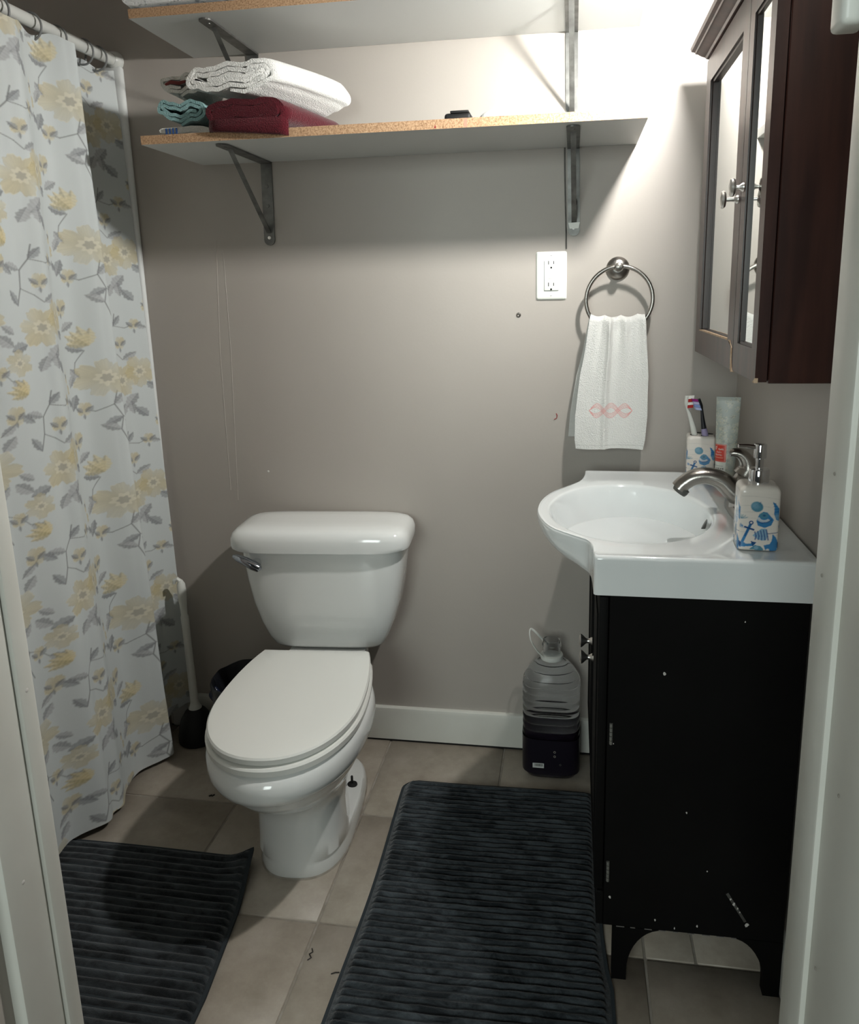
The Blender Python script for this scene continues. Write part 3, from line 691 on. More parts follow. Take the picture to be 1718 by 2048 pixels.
def tube_of_cream():
    w, h = .047, .184
    c = Cv(w, h, .0005, lin(164, 170, 164))
    r = np.random.default_rng(3)
    for k in range(130):
        x, y, s = r.uniform(0, w), r.uniform(.0, h), r.uniform(.002, .005)
        c.flower(x, y, s, 5, lin(186, 190, 184) if k % 2 else lin(146, 152, 148), r.uniform(0, 6), 1., k, False)
    red = lin(190, 50, 34); wh = lin(212, 214, 206)
    c.poly([(0, .088), (.024, .088), (.024, .052), (0, .052)], red); c.line([(0, .0862), (.0226, .0862), (.0226, .0535), (0, .0535)], .0006, lin(225, 200, 180))
    sq = lambda x0, y0, n, a, st: [(x0+st*k, y0+a*(1 if k % 2 else -1)*(1 if k % 3 else .4)) for k in range(n)]
    c.line([(.004, .076), (.003, .081), (.006, .083), (.005, .077)], .0007, wh); c.line(sq(.009, .0775, 9, .0014, .0012), .0007, wh); c.line(sq(.006, .0715, 9, .0009, .0011), .0006, wh)
    c.line(sq(.004, .066, 11, .0011, .0012), .0006, wh); c.line([(.001, .060), (.018, .060)], .0006, lin(225, 200, 180), .8)
    c.poly([(0, .052), (.024, .052), (.024, .012), (0, .012)], wh); c.poly([(0, .026), (.024, .026), (.024, .0225), (0, .0225)], red)
    c.poly([(0, .012), (.024, .012), (.024, 0), (0, 0)], red)
    for yy, l, tk in ((.043, .019, .0008), (.033, .014, .0006), (.030, .013, .0005)):
        x = .002
        while x < l: c.line([(x, yy), (x+.0014, yy)], tk, lin(70, 70, 72), .7); x += .0022
    GL = {'C': ['111', '100', '100', '100', '111'], 'R': ['110', '101', '110', '101', '101'], 'E': ['111', '100', '110', '100', '111'], 'A': ['010', '101', '111', '101', '101'], 'M': ['101', '111', '111', '101', '101']}
    for k, chx in enumerate('CREAM'):
        for i, row in enumerate(GL[chx]):
            for j, b in enumerate(row):
                if b == '1': c.disc(.006+k*.0030+j*.0008, .0395-i*.0007, .0005, .00045, lin(60, 50, 55))
    t = thing('cream_tube', (.3115, -.236, .7905), 'upright silver-grey floral cream tube with a red and white label', 'tube')
    nu, nz = 96, 120
    P = np.zeros((nu, nz, 3)); Cc = np.zeros((nu, nz, 3))
    for j in range(nz):
        f = j/(nz-1); z = .003+f*h; hx = .0185+.005*f; hy = max(.0008, .0165*(1-f**1.3))
        for i in range(nu):
            a = 2*PI*i/nu; P[i, j] = (hx*math.cos(a), hy*math.sin(a), z)
    u = (P[..., 0]/.047+.5); Cc = c.sample(np.clip(u, 0, 1)*w, np.clip(P[..., 2]-.003, 0, h))
    rz = math.radians(-12); x, y = P[..., 0].copy(), P[..., 1].copy()
    P[..., 0] = .3115+x*math.cos(rz)-y*math.sin(rz); P[..., 1] = -.236+x*math.sin(rz)+y*math.cos(rz); P[..., 2] += .7905
    grid_obj('tube_body', P, M['tubep'], t, Cc, wrapu=True)
    obj('cap', MB().lathe([(.0165, 0), (.017, .001), (.0165, .006), (.012, .0065)], (.3115, -.236, .7905), 'z', 28), M['plastw'], t)
tube_of_cream()

# ------------------------------------------------------------------ mirror cabinet on the right wall
def mirror_cabinet():
    X0, XB = .255, .271; Z0, Z1 = 1.063, 1.634; YF, YS, YN = -.148, -.530, -.690
    t = thing('mirror_cabinet', (.32, -.42, Z0), 'dark brown wooden cabinet with two mirrored doors on the right wall', 'cabinet')
    obj('body', MB().bbox(XB+.002, XR, YN, YF, Z0-.002, Z1+.002, .0015, 1), M['espresso'], t)
    cp = [(XR, Z1-.004), (X0+.012, Z1-.004), (X0-.003, Z1-.002), (X0-.006, Z1+.001), (X0-.012, Z1+.003), (X0-.020, Z1+.0075), (X0-.024, Z1+.008), (X0-.0255, Z1+.011), (X0-.032, Z1+.0125), (X0-.034, Z1+.0185), (XR, Z1+.0185)]
    obj('crown', MB().prism(cp, 'y', YN-.03, YF-.002), M['espresso'], t, angle=25)
    fw_ = .046; rec = .0105
    for i, (a, b) in enumerate(((YS-.0012, YN), (YF, YS+.0012))):
        n, f = min(a, b), max(a, b); sw = fw_ if i else .030; rec = .0105 if i else .0065
        d = MB()
        z0, z1 = Z0, Z1-.006
        O = [(n, z0), (f, z0), (f, z1), (n, z1)]; I = [(n+sw, z0+fw_), (f-sw, z0+fw_), (f-sw, z1-fw_), (n+sw, z1-fw_)]
        # mitred front faces, outer edge, and inner step
        V = [(X0, *p) for p in O]+[(X0, *p) for p in I]+[(XB, *p) for p in O]
        F = [(k, (k+1) % 4, 4+(k+1) % 4, 4+k) for k in range(4)]+[(k, (k+1) % 4, 8+(k+1) % 4, 8+k) for k in range(4)]+[(8, 9, 10, 11)]
        d.add(V, F)
        fr = obj('door', d, M['espresso'], t, smooth=False)
        st = MB(); q = .004
        I2 = [(n+sw+q, z0+fw_+q), (f-sw-q, z0+fw_+q), (f-sw-q, z1-fw_-q), (n+sw+q, z1-fw_-q)]
        V = [(X0, *p) for p in I]+[(X0+rec*.38, *p) for p in I]+[(X0+rec*.48, *p) for p in I2]+[(X0+rec, *p) for p in I2]
        F = [(s*4+k, s*4+(k+1) % 4, s*4+4+(k+1) % 4, s*4+4+k) for s in range(3) for k in range(4)]
        st.add(V, F); obj('inner_bead', st, M['espressod'], fr, smooth=False, fix=False)
        g = MB().box(X0+rec-.0004, X0+rec+.002, n+sw+q-.002, f-sw-q+.002, z0+fw_+q-.002, z1-fw_-q+.002)
        obj('mirror', g, M['mirror'], fr, smooth=False)
        ky = YS+(.024 if i else -.013); kz = 1.331 if i else 1.345; kl = 1. if i else .62
        obj('knob', MB().lathe([(.007, .001), (.0065, -.002), (.0032, -.006), (.0030, -.017*kl), (.0125, -.0165*kl-.003), (.0140, -.0165*kl-.006), (.0125, -.0165*kl-.009), (.008, -.0165*kl-.010), (.002, -.0165*kl-.0105)], (X0, ky, kz), 'x', 26), M['knobm'], fr)
    # chipped fibreboard at the foot of the seam
    pts = [(YS+.040, Z0+.0465), (YS+.020, Z0+.043), (YS+.006, Z0+.036), (YS+.007, Z0+.020), (YS+.001, Z0+.004), (YS-.008, Z0-.0015), (YS+.004, Z0-.003), (YS+.010, Z0+.002), (YS+.0125, Z0+.022), (YS+.0135, Z0+.038), (YS+.024, Z0+.0475)]
    obj('chipped_edge', MB().prism(pts, 'x', X0-.0012, X0+.006), M['rawwood'], t, smooth=False)
    obj('chipped_edge', MB().prism([(YF-.048, Z0+.0455), (YF-.09, Z0+.0462), (YS+.05, Z0+.0455), (YS+.05, Z0+.0485), (YF-.1, Z0+.0490), (YF-.048, Z0+.0478)], 'x', X0-.0008, X0+.004), M['rawwood'], t, smooth=False)
    obj('chipped_edge', MB().prism([(YN+.012, Z0-.001), (YN-.001, Z0-.001), (YN-.001, Z0+.006), (YN+.004, Z0+.003)], 'x', X0-.001, X0+.004), M['rawwood'], t, smooth=False)
mirror_cabinet()

# ------------------------------------------------------------------ shelves and brackets
def shelf(z, label, red=False):
    x0, x1, y0, y1, th = -.888, .134, -.268, -.001, .0175
    mb = MB().box(x0, x1, y0, y1, z, z+th)
    mb.mi = [1 if k in (2, 4) else 0 for k in range(6)]
    if z < 1.6:
        t = thing('shelf_board', (-.377, -.134, z), label, 'shelf', 'particle board shelves')
        b = obj('board', mb, [M['melamine'], M['pboard']], t, smooth=False)
        obj('red_mark', MB().prism([(-.272, z+.002), (-.268, z+.002), (-.2695, z+.008)], 'y', y0-.0004, y0+.001), M['red'], t, smooth=False)
        obj('pink_stain', MB().prism([(-.214, z+.001), (-.207, z+.001), (-.2065, z+.0165), (-.213, z+.0165)], 'y', y0-.0002, y0+.001), mat('pink_smudge', (.50, .27, .19), .9), t, smooth=False)
    else:
        tag(obj('shelf_board', mb, [M['melamine'], M['pboard']], smooth=False), label, 'shelf', 'particle board shelves')
shelf(1.507, 'lower particle board shelf holding the folded towels')
shelf(1.7455, 'upper particle board shelf above the towels, at the top edge')
def bracket(x, z, label, lean=0., drop=.192, depth=.245):
    t = thing('shelf_bracket', (x, 0, z-drop), label, 'bracket', 'grey steel shelf brackets')
    w = .0135
    def rounded(a, b, n=6): return [(w*math.cos(PI*k/n), w*math.sin(PI*k/n)) for k in range(n+1)]
    # wall leg
    p = [(x-w, z-.0002), (x-w+lean, z-drop+w)]+[(x+lean-w*math.cos(PI*k/8), z-drop+w-w*math.sin(PI*k/8)) for k in range(1, 8)]+[(x+w+lean, z-drop+w), (x+w, z-.0002)]
    obj('wall_leg', MB().prism(p, 'y', -.0035, -.0002), M['steel'], t, smooth=False)
    # shelf arm
    p = [(x-w, -.0002), (x-w, -depth+w)]+[(x-w*math.cos(PI*k/8), -depth+w-w*math.sin(PI*k/8)) for k in range(1, 8)]+[(x+w, -depth+w), (x+w, -.0002)]
    obj('shelf_arm', MB().prism(p, 'z', z-.0037, z-.0004), M['steel'], t, smooth=False)
    # diagonal strut
    ys, zt = -depth*.80, z-.004; zb = z-drop+.032
    s = .0055
    V = []
    for (y, zz) in ((ys, zt), (-.0036, zb)):
        V += [(x-s+ (lean if zz == zb else 0), y, zz), (x+s+(lean if zz == zb else 0), y, zz), (x+s+(lean if zz == zb else 0), y+.004, zz-.0035), (x-s+(lean if zz == zb else 0), y+.004, zz-.0035)]
    V[4:] = [(a, min(b, -.0035), c) for a, b, c in V[4:]]
    obj('strut', MB().add(V, [(0, 1, 5, 4), (1, 2, 6, 5), (2, 3, 7, 6), (3, 0, 4, 7), (0, 3, 2, 1), (4, 5, 6, 7)]), M['steel'], t, smooth=False)
    for zz in (z-drop+.018, z-.055, z-.10):
        obj('screw', MB().lathe([(.0042, 0), (.0040, -.0012), (.001, -.0018)], (x+lean*(z-zz)/drop, -.0034, zz), 'y', 12), M['knobm'] if zz < z-.15 else M['steel'], t)
    obj('screw', MB().lathe([(.0040, 0), (.0038, -.0012), (.001, -.0018)], (x, -depth+.026, z-.0036), 'z', 12), M['steel'], t)
bracket(-.7275, 1.507, 'grey steel bracket under the left end of the lower shelf', -.004)
bracket(-.004, 1.507, 'grey steel bracket under the right end of the lower shelf', .003)
bracket(-.742, 1.7455, 'grey steel bracket under the left end of the upper shelf', .0, .19)
bracket(-.010, 1.7455, 'grey steel bracket between the shelves at the right end', .002, .200)
# little tag on a bead chain hooked over the right bracket
def tagchain():
    t = thing('chain_tag', (-.001, -.006, 1.328), 'small white tag on a bead chain hanging from the right bracket', 'tag')
    obj('chain', MB().tube([(0.0005, -.0055, 1.391), (0.001, -.0058, 1.375), (-.0015, -.0058, 1.362), (-.0008, -.0062, 1.349)], .0013, 8), M['knobm'], t)
    obj('plug', MB().lathe([(.0042, -.007), (.0050, 0), (.0035, .006), (.001, .007)], (.0005, -.0058, 1.3895), 'z', 12), M['rubber'], t)
    obj('tab', MB().prism([(-.0135, 1.344), (-.0105, 1.331), (.0095, 1.3315), (.0125, 1.345)], 'y', -.0075, -.0045), M['plastw'], t, smooth=False)
tagchain()
tag(obj('grey_cord', MB().tube([(-.0235, -.002, 1.5065), (-.0225, -.002, 1.45), (-.0205, -.002, 1.38), (-.0185, -.002, 1.32), (-.0175, -.002, 1.287)], .0016, 8), M['steel']), 'thin grey cord running down the wall beside the right bracket', 'cord')

# ------------------------------------------------------------------ folded towels on the shelves
def flatspiral(w, h, turns, th, seed, n=46, wob=.0015, nx=3.4, nz=2.2, ph=-PI/2):
    """centre line of a sheet folded round and round, outside to inside, in (x,z)"""
    r = np.random.default_rng(seed); pts = []
    tot = int(n*turns)
    for k in range(tot+1):
        a = 2*PI*k/n; q = k/n
        hw = w/2-th*q*1.05-th/2; hh = h/2-th*q*1.05-th/2
        hw = max(hw, .012); hh = max(hh, .0015)
        n_ = nx; c, s = math.cos(a+ph), math.sin(a+ph)
        pts.append((hw*math.copysign(abs(c)**(2/n_), c), hh*math.copysign(abs(s)**(2/nz), s)))
    P = np.array(pts); P[:, 1] += wob*np.sin(P[:, 0]*90+seed)*1.2+wob*.6*np.sin(P[:, 0]*210+seed*2); return P
def sheet_extrude(name, P, th, origin, along, mt, parent=None, label=None, cat='towel', group=None, nseg=10, tilt=0., taper=.0, sag=0., cols=None, seed=1):
    """thick sheet with centre line P (x,z), extruded from origin along a vector; rounded back end"""
    n = len(P); T = np.gradient(P, axis=0); T /= np.linalg.norm(T, axis=1)[:, None]+1e-9; N = np.stack([-T[:, 1], T[:, 0]], 1)
    thv = th/2*np.ones(n); thv[0] = thv[-1] = th*.3
    out = np.concatenate([P+N*thv[:, None], (P-N*thv[:, None])[::-1]])
    c, s = math.cos(tilt), math.sin(tilt); out = np.stack([out[:, 0]*c-out[:, 1]*s, out[:, 0]*s+out[:, 1]*c], 1)
    rings = []; A = np.array(along, float); O = np.array(origin, float)
    zc = out[:, 1].min()
    for k in range(nseg+1):
        f = k/nseg; sc = 1-taper*f; sc *= (1. if f < .9 else 1-.06*((f-.9)/.1)**2)
        edge = .985 if k == 0 else 1.
        wob = smoothnoise(out[:, 0]*30, out[:, 1]*30+f*3, seed, 4, 1., .0016)
        X = O[0]+out[:, 0]*sc*edge+A[0]*f; Y = O[1]+A[1]*f+wob*.5; Z = O[2]+zc+(out[:, 1]-zc)*sc*edge+A[2]*f-sag*f*f+wob*np.clip((out[:, 1]-zc)/.02, 0, 1)
        rings.append([(X[i], Y[i], Z[i]) for i in range(len(out))])
    mb = MB().loft(rings)
    o = obj(name, mb, mt, parent, angle=70)
    if label: tag(o, label, cat, group)
    return o
G = 'folded towels on the lower shelf'
ZS = 1.5248
# burgundy towel, front corner hanging just over the board edge
P = flatspiral(.186, .068, 2.4, .0120, 3)
sheet_extrude('folded_towel', P, .0115, (-.662, -.262, ZS+.0350), (.085, .20, .0), M['terryb'], label='folded burgundy towel under the white towel on the lower shelf', group=G, nseg=12, tilt=.0, taper=.22, seed=4)
tb = bpy.data.objects['folded_towel']
rr_ = []
for k in range(13):
    f = k/12; x = -.735+.168*f; zb_ = 1.523-.0135*f**1.2; yf = -.2735-.004*math.sin(PI*min(1, f*1.1))
    rr_.append([(x, -.2655, 1.527), (x, yf-.001, 1.545), (x, yf-.004, 1.533), (x, yf-.003, zb_+.004), (x, yf, zb_), (x, -.2695, zb_+.001), (x, -.2692, 1.5255)])
rr_ = [[(q[0], q[1]+.006*(1 if k in (0, 12) else 0)*(1 if q[1] < -.272 else 0), q[2]) for q in r] for k, r in enumerate(rr_)]
obj('hanging_edge', MB().loft(rr_), M['terryb'], tb, angle=80)
# white towel lying across it
P = flatspiral(.205, .066, 2.6, .0100, 8, wob=.003)
sheet_extrude('folded_towel', P, .0088, (-.690, -.258, ZS+.1045), (.105, .165, -.004), M['terryw'], label='thick white towel folded in layers on top of the burgundy towel', group=G, nseg=14, tilt=.06, taper=-.06, sag=.014, seed=9)
# aqua towel and the white ones at the left
P = flatspiral(.118, .050, 2.2, .0078, 5, wob=.004)
sheet_extrude('folded_towel', P, .0065, (-.808, -.243, ZS+.0255+.0230), (.0, .19, 0), M['aqua'], label='crumpled aqua towel left of the burgundy towel', group=G, seed=5, tilt=-.03)
P = flatspiral(.122, .0225, 1.6, .0062, 6, wob=.0006)
st = sheet_extrude('folded_towel', P, .0055, (-.806, -.240, ZS+.0118), (0, .19, 0), M['offw'], label='flat off-white towel with blue stripes under the aqua towel', group=G, seed=6)
for k in range(4):
    obj('blue_stripe', MB().bbox(-.846+k*.0075, -.8425+k*.0075, -.2425, -.2385, ZS+.002, ZS+.017, .0008, 1), mat('navy_stripe', lin(38, 70, 120), .9) if k == 0 else bpy.data.materials['navy_stripe'], st)
P = flatspiral(.104, .046, 2.0, .0078, 12, wob=.003)
rw = sheet_extrude('folded_towel', P, .0068, (-.812, -.225, ZS+.105), (.0, .10, 0), M['offw'], label='white towel with red lining at the far left of the towel stack', group=G, seed=12)
obj('red_lining', MB().tube([(-.845, -.2245, ZS+.106), (-.832, -.2255, ZS+.110), (-.815, -.2255, ZS+.107), (-.800, -.2245, ZS+.110)], [.003, .0045, .0045, .003], 10, .8), mat('dull_red_cloth', (.17, .035, .03), .9), rw)
# knit blanket on the upper shelf
P = flatspiral(.42, .075, 1.4, .020, 21, wob=.0003, nx=14, nz=9, ph=-PI)
sheet_extrude('folded_blanket', P, .0196, (-.690, -.275, 1.7632+.0366), (.0, .23, 0), M['lacy'], label='grey and white knit blanket on the upper shelf, cut by the top edge', cat='blanket', nseg=6, seed=21)
# things at the right end of the lower shelf
def heap(name, cx, cy, z0, hx, hy, h, mt, label, cat, seed, n=2.6):
    R = []
    for k in range(9):
        f = k/8; s = math.sqrt(max(0, 1-f**2.2))*.98+.02
        ring = superell(cx, cy, hx*s, hy*s, n, 48, z0+h*f)
        R.append([(x+.004*math.sin(7*math.atan2(y-cy, x-cx)+seed+f*2)*s, y+.004*math.cos(5*math.atan2(y-cy, x-cx)+seed)*s, z+(.003*math.sin(4*math.atan2(y-cy, x-cx)+seed) if 0 < f else 0)) for x, y, z in ring])
    return tag(obj(name, MB().loft(R), mt, angle=60), label, cat)
heap('washcloth', -.120, -.150, ZS+.0002, .086, .075, .042, M['terryw'], 'crumpled white cloth at the right end of the lower shelf', 'cloth', 2)
c = thing('hair_clipper', (-.225, -.17, ZS), 'small black plastic case lying beside the white cloth on the shelf', 'case')
obj('case_body', MB().bbox(-.262, -.208, -.205, -.13, ZS+.0003, ZS+.024, .006), M['rubber'], c)
obj('case_ridge', MB().bbox(-.250, -.212, -.2055, -.14, ZS+.023, ZS+.028, .002), M['rubber'], c)

# ------------------------------------------------------------------ outlet, towel ring and hand towel
def outlet():
    cx, cz = -.0515, 1.2275; w, h = .0355, .0548
    t = thing('wall_outlet', (cx, 0, cz-h), 'white double electrical outlet plate beside the towel ring', 'outlet')
    R = []
    for y, k in ((0, 0), (-.0015, 0), (-.0045, .0025), (-.0058, .006)):
        R.append([(cx+x, y, cz+z) for x, z, _ in superell(0, 0, w-k, h-k, 22, 72, 0, .02)])
    obj('plate', MB().loft(R), M['outlet'], t, angle=25)
    obj('seam', MB().bbox(cx-.0172, cx+.0168, -.0063, -.004, cz-.0345, cz+.0340, .0008, 1), M['steel'], t)
    r = obj('receptacle', MB().bbox(cx-.0162, cx+.0165, -.0085, -.004, cz-.0333, cz+.0338, .0012, 2), M['outlet'], t)
    for s in (1, -1):
        zc = cz+s*.0225+(.002 if s > 0 else -.002)
        for x, hh in ((-.0065, .0042), (.0055, .0035)):
            obj('slot', MB().box(cx+x-.0008, cx+x+.0008, -.0090, -.0080, zc-hh+.005, zc+hh+.005), M['dark'], r, smooth=False)
        obj('ground_hole', MB().lathe([(.0023, -.0090), (.0023, -.0080)], (cx-.0003, 0, zc-.0062), 'y', 14), M['dark'], r, smooth=False)
    for zz in (.0035, -.0035):
        obj('button', MB().bbox(cx-.0062, cx+.0108, -.0095, -.008, cz+zz-.003, cz+zz+.003, .0006, 1), M['outlet'], r)
    for zz in (.0452, -.0452):
        sc = obj('screw', MB().lathe([(.0028, -.0056), (.0026, -.0066), (.0006, -.0068)], (cx-.0004, 0, cz+zz), 'y', 14), M['outlet'], t)
        obj('screw_slot', MB().box(cx-.0024, cx+.0016, -.0070, -.0066, cz+zz-.0004, cz+zz+.0004), M['steel'], sc, smooth=False)
outlet()
RX, RY, RZ, RR = .1015, -.043, 1.171, .0735
def towel_ring():
    t = thing('towel_ring', (.099, 0, RZ-RR), 'brushed nickel towel ring on the wall left of the mirror cabinet', 'towel ring')
    obj('wall_plate', MB().lathe([(.0265, 0), (.0265, -.003), (.025, -.0055), (.018, -.010), (.010, -.013), (.009, -.013)], (.0995, 0, 1.2405), 'y', 48), M['nickel'], t)
    obj('post', MB().lathe([(.0085, -.010), (.0075, -.018), (.0075, -.036), (.0095, -.041), (.0100, -.047), (.008, -.0515), (.002, -.0535)], (.0995, 0, 1.2425), 'y', 28), M['nickel'], t)
    obj('ring', MB().ring((RX, RY, RZ), RR, .0046, 'y', 96, 14), M['nickel'], t)
towel_ring()
def hand_towel():
    # print canvas: width of cloth x drop
    Wc, Hc = .18, .31
    c = Cv(Wc, Hc, .0006, lin(222, 222, 218))
    cy = .216   # measured down from the top
    for off in (-.0052, -.0019, .0014, .0047):
        for sg in (1, -1):
            pts = [(.034+k/120*.108, cy+sg*(.0118*math.sin(PI*3*k/120)+off*min(1, 6*min(k, 120-k)/120))) for k in range(121)]
            c.line(pts, .0011, lin(226, 160, 156) if abs(off) < .003 else lin(222, 148, 144), .72)
    c.line([(0, .297), (Wc, .297)], .0010, lin(178, 178, 174), .7)
    nt, ns = 300, 540
    t = np.linspace(0, 1, nt)[:, None]; Zt = 1.137
    # arc-length along the drop: back hem -> over the ring -> front hem
    s = np.linspace(0, 1, ns)[None, :]
    P = np.zeros((nt, ns, 3)); Lb, Lf = .285, .306
    L = Lb+Lf; a = s*L
    front = a > Lb
    dz = np.where(front, a-Lb, Lb-a)                       # distance below the top line
    drop = dz
    z = Zt-drop
    rnd = np.clip(dz/.014, 0, 1); bulge = np.sqrt(1-(1-rnd)**2)
    f = np.clip(drop/.306, 0, 1)
    yfr = -.043-.0155*bulge-.004*f; ybk = -.043+.0125*bulge+.010*np.clip(f*1.2, 0, 1)
    y = np.where(front, yfr, ybk)
    hw = np.interp(f, [0, .05, .25, .45, .75, .93, 1.], [.0595, .0625, .0685, .0765, .0815, .080, .0765]); cxx = np.interp(f, [0, .3, .6, 1.], [.0985, .0955, .0900, .0850])
    sh = np.where(front, 0, -.0160*f)
    x = cxx+sh+(2*t-1)*hw
    # gathers at the ring fade down the cloth
    gath = np.exp(-f*4.2)
    wave = (np.sin(t*2*PI*3.3+.6)+.5*np.sin(t*2*PI*6.1+1.9))*.0052*gath+(-.0150*np.exp(-((t-.37-.05*f)/.038)**2)+.006*np.exp(-((t-.50-.03*f)/.10)**2))*np.exp(-f*1.05)*np.where(front, -1, -.2)
    y = np.where(front, y-wave*(.35+.65*np.clip(dz/.03, 0, 1)), y+.4*wave*np.clip(dz/.03, 0, 1))
    z = z-(.0045*np.abs(np.sin(t*PI*3.3+.4))*gath)+.010*(2*np.abs(t-.5))**3*gath*.6+(1-f)*0
    y = y+np.where(front, smoothnoise(t*9, f*7, 31, 5, 1., .0016)*np.clip(f*3, 0, 1), 0)
    z = z-np.where(f > .9, .002*np.sin(t*7), 0)*(f-.9)*10
    P[..., 0] = x; P[..., 1] = np.minimum(y, -.006); P[..., 2] = z
    u = t*Wc+0*s; v = dz+0*t
    Cc = c.sample(u, np.where(front, v, .01*0+.02))
    o = grid_obj('hand_towel', P, M['towelprint'], None, Cc, org=(.09, -.045, .831))
    tag(o, 'white hand towel with pink embroidered loops hanging from the towel ring', 'towel')
hand_towel()

# ------------------------------------------------------------------ shower rod, rings and printed curtain
RODX, RODZ = -1.088, 1.746
t = thing('curtain_rod', (RODX, -.58, RODZ), 'white shower curtain rod at the upper left', 'rod')
obj('tube', MB().tube([(RODX, -.004, RODZ+.004), (RODX, -.5, RODZ-.001), (RODX, YD+.004, RODZ-.002)], .0135, 20), M['rod'], t)
obj('end_cap', MB().lathe([(.022, -.0005), (.022, -.006), (.017, -.02), (.0145, -.022)], (RODX, 0, RODZ+.004), 'y', 24), M['rod'], t)
CTOP = [(-.022, -1.082), (-.055, -1.094), (-.100, -1.102), (-.150, -1.104), (-.190, -1.108), (-.206, -1.082), (-.240, -1.034), (-.264, -1.044), (-.300, -1.078), (-.345, -1.074), (-.395, -1.050), (-.425, -1.062), (-.46, -1.080), (-.52, -1.052), (-.58, -1.082), (-.64, -1.06), (-.70, -1.05), (-.76, -1.075), (-.82, -1.055), (-.90, -1.07)]
CBOT = [(-.020, -1.046), (-.036, -1.062), (-.070, -1.090), (-.105, -1.098), (-.125, -1.096), (-.142, -1.068), (-.163, -1.034), (-.195, -1.048), (-.250, -1.082), (-.310, -1.078), (-.365, -1.048), (-.400, -1.056), (-.44, -1.046), (-.505, -1.092), (-.56, -1.090), (-.63, -1.055), (-.69, -1.05), (-.75, -1.08), (-.82, -1.055), (-.90, -1.07)]
def curtain():
    cw, chh = .250, .290
    base = lin(202, 208, 208)
    c = Cv(cw, chh, .001, base, wrap=True)
    yel, yel2, gr, gr2 = lin(197, 188, 156), lin(197, 185, 146), lin(158, 160, 162), lin(140, 143, 146)
    st = lin(126, 128, 128)
    # stems
    c.line([(.060, .290), (.066, .262), (.080, .240), (.083, .205), (.092, .172)], .0021, st, .85)
    c.line([(.083, .205), (.064, .192), (.052, .178)], .0017, st, .8); c.line([(.066, .262), (.040, .255), (.022, .262)], .0017, st, .8)
    c.line([(.165, .120), (.172, .090), (.160, .060), (.166, .030), (.156, .000)], .0020, st, .85); c.line([(.172, .090), (.200, .078), (.214, .084)], .0019, st, .85)
    c.line([(.160, .060), (.138, .048), (.126, .030)], .0015, st, .8); c.line([(.205, .215), (.220, .190), (.224, .165)], .0016, st, .8)
    c.line([(.118, .252), (.132, .232), (.150, .216)], .0018, st, .8)
    # leaves
    L = [(.092, .172, .034, .0085, 1.1, gr2), (.052, .178, .034, .010, 2.6, gr), (.080, .240, .032, .009, .4, gr), (.066, .262, .030, .008, 2.2, gr2), (.022, .262, .026, .007, 3.5, gr),
         (.172, .090, .036, .010, 2.3, gr), (.160, .060, .034, .0095, -.5, gr2), (.126, .030, .030, .0095, 3.7, gr), (.166, .030, .034, .010, .5, gr), (.205, .215, .036, .0105, .3, gr2),
         (.224, .165, .032, .009, -1.1, gr), (.232, .178, .030, .0095, -2.2, gr), (.118, .252, .030, .009, -2.4, gr2), (.150, .216, .032, .008, 2.4, gr), (.030, .092, .042, .013, -.9, gr), (.086, .096, .036, .012, -.3, gr2), (.140, .118, .036, .012, 3.9, gr), (.225, .120, .038, .012, -1.2, gr2), (.150, .186, .034, .011, 2.2, gr), (.016, .030, .036, .011, .9, gr2), (.072, .040, .034, .011, 2.0, gr), (.216, .278, .034, .010, -.6, gr), (.012, .118, .030, .010, -2.4, gr2), (.045, .075, .034, .0095, -1.7, gr), (.112, .118, .028, .0085, .7, gr)]
    for a in L: c.leaf(*a)
    # blooms
    c.lily(.198, .226, .046, .9, yel); c.lily(.100, .000, .038, .6, yel2)
    c.flower(.178, .152, .049, 7, yel, .3, .92, 1); c.flower(.060, .128, .037, 6, yel2, .9, 1.05, 2)
    c.flower(.022, .146, .030, 5, yel2, .2, 1.25, 5); c.flower(.108, .062, .026, 6, yel, .5, .95, 4)
    for x, y, s_ in ((.216, .086, .012), (.126, .252, .015), (.022, .264, .010), (.142, .046, .011), (.240, .020, .015), (.055, .220, .012)):
        c.flower(x, y, s_, 4, yel2, .6, 1.35, 2, False); c.leaf(x-.002, y-.008, .018, .006, 2.3, gr2); c.leaf(x+.002, y-.008, .018, .006, .8, gr2); c.leaf(x, y-.012, .012, .003, -1.6, gr2)
    top = catmull(CTOP, 40)[:, ::-1]; bot = catmull(CBOT, 40)[:, ::-1]      # (x,y)
    def resamp(Q, n):
        d = np.concatenate([[0], np.cumsum(np.linalg.norm(np.diff(Q, axis=0), axis=1))]); s = np.linspace(0, d[-1], n)
        return np.stack([np.interp(s, d, Q[:, 0]), np.interp(s, d, Q[:, 1])], 1), d[-1]
    nu, nv = 660, 1000
    # keep fold features aligned: sample both by spline parameter, dense near the camera-visible part
    par = np.linspace(0, len(top)-1, nu); idx = np.arange(len(top))
    T = np.stack([np.interp(par, idx, top[:, 0]), np.interp(par, idx, top[:, 1])], 1); B = np.stack([np.interp(par, idx, bot[:, 0]), np.interp(par, idx, bot[:, 1])], 1)
    ztop = 1.7275+.006*np.sin(np.arange(nu)/nu*60)*0+0.0
    arc = np.concatenate([[0], np.cumsum(np.linalg.norm(np.diff((T+B)/2, axis=0), axis=1))]); arc *= .68
    v = np.linspace(0, 1, nv)[None, :]; fz = v**1.0
    P = np.zeros((nu, nv, 3))
    mid = np.sin(PI*fz)
    wob = smoothnoise(arc[:, None]*24, fz*7, 77, 6, 1., .0032)*np.clip(fz*6, 0, 1)
    P[..., 0] = T[:, 0:1]*(1-fz)+B[:, 0:1]*fz+wob+.004*np.sin(arc[:, None]*70+fz*4)*fz
